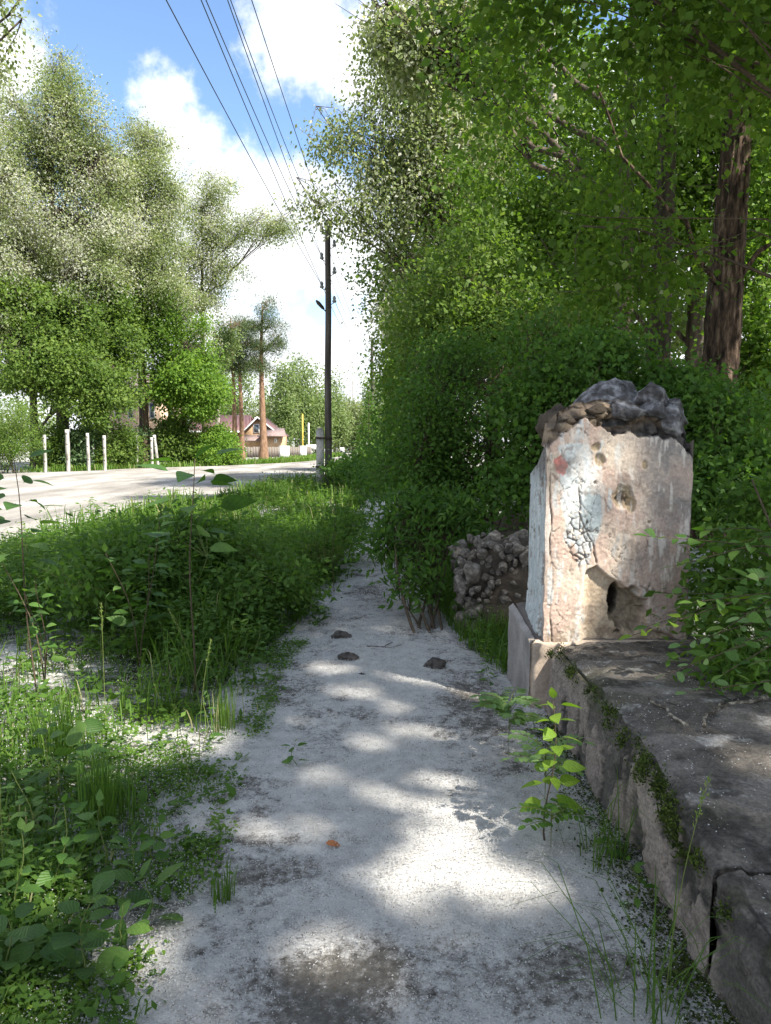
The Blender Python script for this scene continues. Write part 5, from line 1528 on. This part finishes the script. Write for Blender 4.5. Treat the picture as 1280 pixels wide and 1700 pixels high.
# ------------------------------------------------------------------ poplar down
def flakes(name, label, x, y, z, size, mat, seed, flat=.5, aspect=.7):
    r = np.random.default_rng(seed)
    n = len(x)
    P = np.stack([x, y, z], -1)
    D = r.normal(size=(n, 3)) * np.array((1, 1, flat))
    N = r.normal(size=(n, 3)) * flat + (0, 0, 1)
    v, f = leaf_tris(P, D, N, size * r.uniform(.7, 1.5, n), size * aspect * r.uniform(.7, 1.5, n))
    return tag(mk(name, v, f, mat, tint=r.uniform(0, 1, n)), label, 'down', kind='stuff')


r = np.random.default_rng(760)
n = 110000
y = 1.3 * (8.5 / 1.3) ** r.uniform(0, 1, n) ** 1.1
x = xl(y) - .15 + (xr(y) - xl(y) + .15) * r.uniform(0, 1, n)
cv = fluff_cover(x, y)
ok = r.uniform(size=n) < .03 + .97 * cv ** 1.3
x, y, cv = x[ok], y[ok], cv[ok]
zt = .004 + .018 * cv * fbm2(x, y, 7, 31, 4) + .010
flakes('poplar_down', 'white poplar down lying thick on the path', x, y, zt + r.uniform(-.002, .006, len(x)), np.full(len(x), .0050) * (.7 + .2 * y), 'fluff_bits', 761, .55)
n = 16000
y = 1.3 * (7 / 1.3) ** r.uniform(0, 1, n)
x = xl(y) + (xr(y) - xl(y)) * r.uniform(0, 1, n)
ok = r.uniform(size=n) < 1.0 - .65 * fluff_cover(x, y)
x, y = x[ok], y[ok]
flakes('seed_husks', 'brown seed husks and crumbs scattered on the path', x, y, .012 + .012 * fluff_cover(x, y) + r.uniform(0, .006, len(x)), np.full(len(x), .0055) * (.7 + .12 * y), 'husk', 762, .4, .6)
# down caught in the grass
n = 120000
x, y, r = verge_points(n, 1.3, 9, 765)
ok = (fbm2(x, y, 2.4, 98, 4) + .12 * (1 - thin(x, y)) > .50)
x, y = x[ok], y[ok]
z = np.abs(r.normal(0, 1, len(x))) * .045 * (.5 + hgt(x, y)) + .008
flakes('down_in_grass', 'white poplar down caught low among the verge grass', x, y, z, np.full(len(x), .0045) * (.8 + .16 * y), 'fluff_bits', 766, .6)
n = 2600
r = np.random.default_rng(768)
x = 1.02 + 1.0 * r.uniform(0, 1, n); y = r.uniform(1.6, 4.4, n)
ok = fbm2(x, y, 4, 99, 3) > .52
x, y = x[ok], y[ok]
flakes('down_on_wall', 'specks of poplar down lying on top of the low wall', x, y, np.interp(y, [1.6, 2.1, 2.14, 2.4, 2.8, 3.3, 4, 4.5], [.312, .338, .37, .41, .45, .465, .445, .43]) + r.uniform(-.005, .012, len(x)), np.full(len(x), .006), 'fluff_bits', 769, .5)

# ------------------------------------------------------------------ plants whose leaves can be told apart
def leaf_mesh(name, kind, mat):
    """unit leaf along +x, slightly cupped and curved"""
    n = 8
    t = np.linspace(0, 1, n)
    if kind == 'ovate': w = .62 * np.sin(np.pi * t ** .72) ** .9 * (1 - .25 * t)
    elif kind == 'lance': w = .30 * np.sin(np.pi * t ** .8)
    elif kind == 'round': w = .85 * np.sin(np.pi * t ** .85) ** .7
    elif kind == 'oblong': w = .48 * np.clip(np.sin(np.pi * t) ** .45, 0, 1)
    else: w = .75 * np.sin(np.pi * t ** .6) ** .85
    w = w / 2
    if kind == 'toothed': w = w * (1 + .16 * np.where(np.arange(n) % 2, 1, -.6))
    w[0] = .012; w[-1] = .004
    zc = -.22 * t ** 2
    c = np.stack([t, 0 * t, zc], -1)
    l = np.stack([t, w, zc + .12 * w], -1)
    r_ = np.stack([t, -w, zc + .12 * w], -1)
    st = np.array([(-.16, .008, .02), (-.16, -.008, .02)])
    V = np.concatenate([l, c, r_, st])
    q = [(n + i, n + i + 1, i + 1, i) for i in range(n - 1)] + [(2 * n + i, 2 * n + i + 1, n + i + 1, n + i) for i in range(n - 1)]
    q += [(3 * n + 1, 2 * n, 0, 3 * n)]
    me = bpy.data.meshes.new(name)
    me.from_pydata(V.tolist(), [], q)
    me.polygons.foreach_set('use_smooth', np.ones(len(q), dtype=bool))
    me.materials.append(MAT[mat])
    return me


LM = {}
def lm(kind, mat):
    if (kind, mat) not in LM: LM[(kind, mat)] = leaf_mesh('leaf', kind, mat)
    return LM[(kind, mat)]


def orient(d, up=(0, 0, 1), roll=0.):
    d = Vector(d).normalized()
    s = Vector(up).cross(d)
    if s.length < 1e-3: s = Vector((0, 1, 0))
    s.normalize()
    u = d.cross(s)
    m_ = Matrix((d, s, u)).transposed()
    return (m_.to_4x4() @ Matrix.Rotation(roll, 4, 'X')).to_euler()


def add_leaf(parent, pos, d, size, me, r, roll=.4):
    o = bpy.data.objects.new('leaf', me)
    COL.objects.link(o)
    o.parent = parent
    o.location = pos
    o.rotation_euler = orient(d, roll=r.normal() * roll)
    o.scale = (size, size * r.uniform(.85, 1.15), size)
    return o


def plant(name, label, base, H, n, size, kind='ovate', mat='oleaf', seed=1, lean=(0, 0), start=.2, stem='stem', r0=.004, droop=-.1, cat='plant', group=None, taper=.6, opp=True, spread=1.0, stems=1, side=0):
    t = empty(name, tuple(base))
    tag(t, label, cat, group)
    r = np.random.default_rng(seed)
    me = lm(kind, mat)
    for sidx in range(stems):
        lx, ly = lean[0] + (r.normal() * .25 if stems > 1 else 0), lean[1] + (r.normal() * .25 if stems > 1 else 0)
        hh = H * (r.uniform(.7, 1.05) if stems > 1 else 1)
        k = 9
        s = np.linspace(0, 1, k)
        pts = np.stack([lx * hh * s ** 1.6 + .015 * np.sin(s * 7 + seed), ly * hh * s ** 1.6, hh * s - .03 * (1 - s)], -1)
        v, q, tr = tube(pts, np.linspace(r0, r0 * .4, k), 5)
        mk('stem', v, [q, tr], stem, t, smooth=True)
        m_ = max(2, n // stems)
        for i in range(m_):
            f_ = start + (1 - start) * ((i // 2 if opp else i) + .5) / ((m_ + 1) // 2 if opp else m_)
            f_ = min(.99, f_)
            p = np.array([np.interp(f_, s, pts[:, j]) for j in range(3)])
            th = (i // 2) * 1.57 + (np.pi if i % 2 else 0) + r.normal() * .35 if opp else i * 2.4 + r.normal() * .3
            if side: th = (0 if side > 0 else np.pi) + r.normal() * .8
            sz = size * (1 - (1 - taper) * f_) * r.uniform(.75, 1.2)
            d = (math.cos(th), math.sin(th), droop + .35 * f_ + r.normal() * .15)
            dn = np.array(d) / np.linalg.norm(d)
            pet = sz * .18 * spread
            add_leaf(t, p + dn * (pet + .16 * sz), d, sz, me, r)
        add_leaf(t, pts[-1] + np.array((0, 0, .01)), (lx + .3 * r.normal(), ly + .3 * r.normal(), .9), size * taper * .8, me, r)
    return t


def P3(u, v): return at(u, v, z=0.0)


# sapling against the wall
b = P3(908, 1402)
plant('sapling', 'bright yellow green sapling in the sun at the foot of the low wall', b, .58, 26, .115, 'ovate', 'oleaf_lime', 41, lean=(.06, .05), start=.34, stem='stem_dark', r0=.0045, cat='sapling', droop=-.15)
# feathery compound-leaved seedlings next to it
def pinnate(name, label, base, fronds, seed, mat='oleaf_pale', H=.35, L=.2, nl=8, cat='plant', group=None, ls=.035, kind='oblong'):
    t = empty(name, tuple(base)); tag(t, label, cat, group)
    r = np.random.default_rng(seed); me = lm(kind, mat)
    for i in range(fronds):
        th = i * 2.4 + r.uniform(0, .8)
        h0 = H * r.uniform(.55, 1)
        d = np.array((math.cos(th), math.sin(th), 0))
        s = np.linspace(0, 1, 10)
        pts = np.concatenate([np.array([(0, 0, -.02)]), np.stack([d[0] * L * s ** 1.2, d[1] * L * s ** 1.2, h0 * (.75 + .5 * s - .33 * s ** 2)], -1)])
        v, q, tr = tube(pts, np.linspace(.003, .0012, 11), 4)
        mk('frond_stem', v, [q, tr], 'stem', t, smooth=True)
        sd_ = np.array((-d[1], d[0], 0))
        for k in range(nl):
            f_ = .2 + .8 * k / nl
            p = np.array([np.interp(f_, s, pts[1:, j]) for j in range(3)])
            for sg in (-1, 1):
                add_leaf(t, p + sd_ * sg * ls * .2, sd_ * sg + d * .25 + np.array((0, 0, .12)), ls * r.uniform(.8, 1.15), me, r, .25)
        add_leaf(t, pts[-1], d, ls, me, r, .2)
    return t
pinnate('acacia_seedling', 'pale feathery seedling with paired leaflets beside the pillar base', P3(845, 1262), 11, 42, H=.42, L=.15, nl=8, ls=.052)
pinnate('acacia_seedling', 'small feathery seedling tangled with the bright sapling', P3(905, 1355), 8, 43, H=.40, L=.16, nl=7, ls=.045)
pinnate('acacia_seedling', 'feathery seedling whose leaflets hang low right of the bright sapling', P3(915, 1415), 6, 44, H=.28, L=.13, nl=6, ls=.036, mat='oleaf')
plant('weed_plant', 'thin needle leaved weed standing by the grass left of the pillar base', P3(812, 1135), .20, 26, .07, 'lance', 'oleaf', 45, start=.15, r0=.002, opp=False)
plant('weed_plant', 'tiny spiky weed in front of the rubble stump', P3(806, 1098), .17, 22, .06, 'lance', 'oleaf_lime', 46, start=.3, r0=.002, opp=False)
plant('seedling', 'small broad leaved seedling at the foot of the wall, nearest the camera', P3(1062, 1512), .17, 9, .062, 'ovate', 'oleaf', 47, start=.2, lean=(-.2, 0), r0=.003)
plant('seedling', 'dark leafed seedling between the sapling and the wall', P3(1008, 1430), .12, 8, .055, 'toothed', 'oleaf_dark', 48, start=.2, r0=.002)
# thin saplings standing out against the road
plant('sapling', 'leggy sapling with large dark leaves standing out against the road', (at(314, 910, y=4.7)[0], 4.7, 0), 1.5, 22, .19, 'ovate', 'oleaf_dark', 51, start=.62, stem='stem_dark', r0=.007, cat='sapling', droop=-.15, lean=(.02, 0), spread=3.5, taper=1.0)
plant('sapling', 'leggy sapling with narrow dark leaves at the left edge against the road', (at(48, 930, y=4.5)[0], 4.5, 0), 1.5, 26, .15, 'ovate', 'oleaf_dark', 52, start=.6, stem='stem_dark', r0=.006, cat='sapling', droop=-.2, lean=(-.05, 0), spread=3, taper=.95)
plant('sapling', 'thin wispy seedling in the middle of the verge reaching up to the road line', (at(577, 900, y=8)[0] - .15, 8, 0), 1.25, 18, .05, 'lance', 'oleaf_dark', 53, start=.5, stem='stem_dark', r0=.004, cat='sapling', opp=False)
plant('sapling', 'low spreading sapling with lit leaf tips below the leggy one', (at(230, 930, y=5.3)[0], 5.3, 0), 1.15, 36, .15, 'ovate', 'oleaf_dark', 54, start=.35, stem='stem_dark', r0=.005, cat='sapling', droop=-.05, stems=3)
plant('sapling', 'young shrub with layered leaves at the left edge of the shaded verge', (at(70, 960, y=4.9)[0], 4.9, 0), .95, 34, .12, 'ovate', 'oleaf', 55, start=.25, stem='stem_dark', r0=.005, cat='sapling', stems=3)
plant('sapling', 'leafy sprouts at the foot of the near utility pole', (PX - .35, PY - .8, 0), .9, 30, .16, 'ovate', 'oleaf_dark', 56, start=.3, stem='stem_dark', r0=.006, cat='sapling', stems=4)
# foreground herbs at lower left
FG = [(30, 1560, .34, 16, .085, 'ovate', 'oleaf', 'leafy shrub sprout at the left edge, lowest pair of leaves in shade'), (95, 1500, .36, 18, .085, 'ovate', 'oleaf', 'upright sprout with pale paired leaves near the left edge'),
      (60, 1420, .36, 18, .08, 'ovate', 'oleaf', 'leafy sprout behind the upright one at the left edge'), (170, 1470, .30, 12, .09, 'ovate', 'oleaf', 'sprout with broad leaves in the lower left shade'),
      (130, 1640, .26, 12, .11, 'round', 'oleaf_dark', 'dandelion like rosette at the bottom left corner'), (215, 1600, .20, 10, .10, 'oblong', 'oleaf', 'broad leaf rosette in front of the sunlit clover'),
      (20, 1660, .26, 12, .10, 'round', 'oleaf_dark', 'dark rosette cut by the bottom left corner'), (205, 1520, .24, 10, .105, 'oblong', 'oleaf_dark', 'upright dock leaves left of the folded leaf'),
      (250, 1530, .14, 5, .13, 'round', 'oleaf_dark', 'folded broad leaf lying on the down near the path'), (150, 1330, .32, 12, .13, 'round', 'oleaf_dark', 'burdock with a wide drooping leaf in the shaded grass'),
      (75, 1330, .40, 14, .11, 'ovate', 'oleaf_dark', 'tall dark herb at the left edge above the sprouts'), (490, 1275, .12, 6, .075, 'ovate', 'oleaf', 'little plant standing alone at the path edge'),
      (255, 1440, .18, 8, .08, 'ovate', 'oleaf', 'low sprout with rounded leaves where grass meets down'), (115, 1290, .30, 12, .09, 'lance', 'oleaf_dark', 'narrow leaved weed above the burdock'),
      (365, 1190, .30, 10, .07, 'lance', 'oleaf', 'upright lit weed with a pale bud in the middle of the verge'), (340, 1240, .26, 12, .07, 'lance', 'oleaf_dark', 'dark stemmed weed leaning left in the sunny patch'),
      (60, 1240, .34, 12, .09, 'lance', 'oleaf_dark', 'tall weed with narrow leaves beside the sunny patch at the left'), (250, 1075, .30, 8, .16, 'round', 'oleaf', 'rhubarb like plant with wide bright leaves in the dark stand'),
      (170, 1130, .55, 14, .10, 'lance', 'oleaf', 'tall weed with drooping lance leaves rising from the sunny patch'), (420, 1120, .35, 10, .06, 'lance', 'oleaf', 'slender weed at the right side of the sunny patch')]
for i, (u, v, H, n, sz, kd, mt, txt) in enumerate(FG):
    plant('herb_plant', txt, P3(u, v), H, n, sz, kd, mt, 800 + i, start=.15 if kd in ('round', 'oblong') else .3, r0=.003, opp=kd == 'ovate', droop=.15 if kd in ('round', 'oblong') else -.05,
          lean=(float(np.sin(i * 2.1)) * .15, float(np.cos(i * 1.7)) * .12), cat='plant', group='herbs in the near verge')
# long grass stalks with seed heads
for i, (u, v, H, ln, txt) in enumerate(((605, 1120, .62, -.18, 'long bent grass stalk in the shade at the verge edge'), (640, 1130, .0, 0, ''), (175, 1220, .75, -.02, 'tallest pale grass stalk, on the left of the verge'), (635, 1090, .0, 0, ''),
                                       (330, 1260, .62, .06, 'pale grass stalk leaning right in the middle verge'), (315, 1330, .45, -.08, 'short straw coloured stalk in the near verge'), (6, 1480, .6, -.02, 'straw stalk at the extreme left edge'), (1105, 1690, .7, .12, 'thin dark stalk rising in front of the low wall'))):
    if not txt: continue
    t = empty('grass_stalk', tuple(P3(u, v) if u != 605 else P3(330, 1180)))
    tag(t, txt, 'grass', 'single grass stalks')
    s = np.linspace(0, 1, 12)
    pts = np.stack([ln * s ** 2, .05 * s ** 2, H * s - .02], -1)
    vv, q, tr = tube(pts, np.linspace(.0022, .001, 12), 4)
    mk('stalk', vv, [q, tr], 'stem', t, smooth=True)
    r = np.random.default_rng(i)
    k = 50
    f_ = r.uniform(.8, 1, k)
    P = np.stack([np.interp(f_, s, pts[:, j]) for j in range(3)], -1) + r.normal(size=(k, 3)) * .004
    vv, f = leaf_quads(P, r.normal(size=(k, 3)) * .4 + (ln, 0, 1), r.normal(size=(k, 3)), np.full(k, .014), np.full(k, .005))
    tag(mk('seed_head', vv, f, 'grass', t, tint=r.uniform(.8, 1, k)), kind='stuff')
# tussocks
def tussock(label, base, n, H, sp, seed, bend=(.2, 1.0), tint=.4):
    r = np.random.default_rng(seed)
    P = np.stack([r.normal(0, sp, n), r.normal(0, sp, n), np.full(n, -.01)], -1)
    v, f, tt = blades(P, H * r.uniform(.5, 1.15, n), np.full(n, .0042), r.uniform(*bend, n), np.clip(r.normal(tint, .15, n), 0, 1), seed + 1)
    o = mk('grass_tussock', v, f, 'grass', tint=tt)
    o.location = base
    tag(o, label, 'grass', 'grass tussocks')
tussock('thin tussock of long blades beside the bright sapling at the wall', P3(1010, 1440), 40, .34, .05, 61)
tussock('sparse spreading blades at the bottom edge below the wall', P3(1080, 1685), 45, .36, .07, 62, (.6, 1.4))
tussock('green tuft standing on the bare down at the left path edge', P3(367, 1500), 60, .16, .025, 63, (.05, .35))
tussock('grass tuft in front of the rubble stump', P3(820, 1065), 160, .34, .10, 64, (.1, .6), .35)
tussock('grass tuft between rubble stump and pillar', P3(862, 1070), 110, .30, .07, 65, (.1, .6), .35)
tussock('upright bright tuft in the middle of the sunny patch', P3(370, 1215), 90, .28, .04, 66, (.05, .3), .7)
tussock('dark dense tuft at the left of the near verge', P3(175, 1370), 220, .34, .06, 67, (.05, .4), .35)
tussock('dense tuft behind the sunny clover', P3(100, 1260), 200, .36, .07, 68, (.05, .4), .4)

# overhanging shrub on the wall at the right
def spray(parent, pts, n, size, kind, mat, seed, r0=.005, stem='stem_dark'):
    r = np.random.default_rng(seed)
    pts = np.asarray(pts, float)
    tq = np.linspace(0, 1, 14)
    seg = np.linspace(0, 1, len(pts))
    cv = np.stack([np.interp(tq, seg, pts[:, j]) for j in range(3)], -1)
    cv[1:-1] = (cv[:-2] + 2 * cv[1:-1] + cv[2:]) / 4
    v, q, tr = tube(cv, np.linspace(r0, r0 * .3, 14), 5)
    mk('twig', v, [q, tr], stem, parent, smooth=True)
    me = lm(kind, mat)
    tg = cv[-1] - cv[0]; tg /= np.linalg.norm(tg)
    sd_ = np.cross(tg, (0, 0, 1)); sd_ /= np.linalg.norm(sd_) + 1e-6
    for i in range(n):
        f_ = .3 + .7 * i / n
        p = np.array([np.interp(f_, tq, cv[:, j]) for j in range(3)])
        sg = 1 if i % 2 else -1
        d = sd_ * sg * r.uniform(.6, 1.1) + tg * r.uniform(.3, .9) + np.array((0, 0, r.normal() * .25))
        add_leaf(parent, p + unit(d) * size * .2, d, size * r.uniform(.7, 1.25), me, r, .5)
    add_leaf(parent, cv[-1], tg, size * .9, me, r)


t = empty('overhanging_shrub', (2.35, 4.0, 0)); tag(t, 'leafy shrub with long sprays leaning over the low wall at the right', 'shrub')
SO = np.array((2.35, 4.0, 0))
r_ = np.random.default_rng(71)
A = Acc()
for k in range(7):
    A.tube(np.array([(r_.normal() * .1, r_.normal() * .15, -.1), (-.05 + r_.normal() * .1, r_.normal() * .2, .5), (-.2 + r_.normal() * .15, r_.normal() * .35, 1.0 + r_.uniform(0, .5))]), [.014, .010, .005], 5)
A.build('stems', 'stem_dark', t, True)
ends_ = [(1050, 1055, 3.6, 'oleaf_lime'), (1075, 1040, 3.8, 'oleaf'), (1105, 1120, 3.2, 'oleaf_pale'), (1130, 1070, 3.3, 'oleaf_pale'), (1075, 890, 4.1, 'oleaf_dark'), (1120, 940, 3.9, 'oleaf'), (1150, 1000, 3.6, 'oleaf'), (1170, 880, 4.1, 'oleaf_dark'),
         (1190, 960, 3.7, 'oleaf'), (1180, 1060, 3.3, 'oleaf_pale'), (1230, 900, 3.9, 'oleaf_dark'), (1230, 1020, 3.3, 'oleaf'), (1200, 1120, 3.0, 'oleaf'), (1250, 1100, 3.0, 'oleaf_dark'), (1150, 1110, 3.3, 'oleaf'), (1260, 960, 3.4, 'oleaf_dark'), (1140, 1150, 3.1, 'oleaf_pale'), (1100, 985, 3.8, 'oleaf')]
for i, (u, v, y, mt) in enumerate(ends_):
    e = at(u, v, y=y)
    s = SO + np.array((r_.normal() * .08, (y - 4) * .4 + r_.normal() * .1, e[2] + r_.uniform(-.25, .15)))
    m_ = (s + e) / 2 + np.array((0, 0, .10))
    spray(t, np.array([s, m_, e]) - SO, 13, .085 if mt != 'oleaf_pale' else .062, 'ovate' if mt != 'oleaf_pale' else 'oblong', mt, 900 + i)
r = np.random.default_rng(72)
lob = [LB(1235, 950, 4.3, 65, 70, .35), LB(1250, 1060, 3.8, 60, 60, .3), LB(1190, 1010, 4.2, 50, 55, .3), LB(1270, 850, 4.8, 60, 60, .4), LB(1240, 1130, 3.5, 55, 35, .25)]
cen, k, P, D, N, tint, ll = leaves_for(lob, 230, 20, .09, .06, .2, 73, gap=.25, gsc=3)
v, f = leaf_quads(P, D, N, ll, ll * .55)
tag(mk('foliage', v - SO, f, 'weed', t, tint=tint), kind='stuff')

# ------------------------------------------------------------------ small things
for i, (u, v, a, txt) in enumerate(((566, 1062, (.075, .06, .05), 'dark stone on the path, the one farthest from the camera'), (577, 1098, (.075, .055, .04), 'flat dark stone on the path in front of the farthest one'),
                                   (720, 1110, (.08, .06, .05), 'dark stone on the path, the one nearest the rubble stump'), (602, 1124, (.03, .025, .02), 'smallest dark stone, in the middle of the path'),
                                   (500, 1270, (.0, 0, 0), ''))):
    if not txt: continue
    vv, f = rock(a, 950 + i, 4, 8, .25)
    o = mk('stone', vv, f, 'pebble')
    o.location = P3(u, v) + np.array((0, 0, a[2] * .55))
    tag(o, txt, 'stone')
o = bpy.data.objects.new('dry_leaf', leaf_mesh('dry_leaf', 'round', 'dry_leaf')); COL.objects.link(o)
o.location = P3(540, 1412) + np.array((0, 0, .03)); o.scale = (.062, .045, .06); o.rotation_euler = (.15, .05, .1)
tag(o, 'single orange dry leaf lying on the white path', 'leaf')
st = empty('fallen_branch', tuple(at(1110, 1185, z=.47))); tag(st, 'forked dead branch with peeling bark lying on the low wall', 'branch')
SO = np.array(st.location)
def onw(u, v, dz=0): return at(u, v, z=.475 + dz) - SO
for pts, r0 in (([(1072, 1158), (1100, 1172), (1125, 1195), (1142, 1206)], .007), ([(1165, 1205), (1178, 1180), (1215, 1168), (1275, 1160)], .009), ([(1178, 1182), (1195, 1170), (1200, 1168)], .006)):
    p = np.array([onw(*q) for q in pts])
    tq = np.linspace(0, 1, 9); cv = np.stack([np.interp(tq, np.linspace(0, 1, len(p)), p[:, j]) for j in range(3)], -1)
    cv += np.random.default_rng(3).normal(size=cv.shape) * .004
    v, q, tr = tube(cv, r0 * np.linspace(.8, 1.1, 9), 6)
    mk('limb', v, [q, tr], 'stick', st, smooth=True)
tw = empty('fallen_twig', tuple(P3(625, 1078))); tag(tw, 'thin dark twig lying on the path beside the sapling clump', 'twig')
for pts in ([(-.08, .02, .02), (0, 0, .025), (.12, -.02, .02), (.2, .03, .03)], [(.05, -.01, .02), (.1, .05, .03), (.13, .1, .03)]):
    v, q, tr = tube(np.array(pts), [.004, .004, .003, .002][:len(pts)], 5)
    mk('limb', v, [q, tr], 'stem_dark', tw, smooth=True)
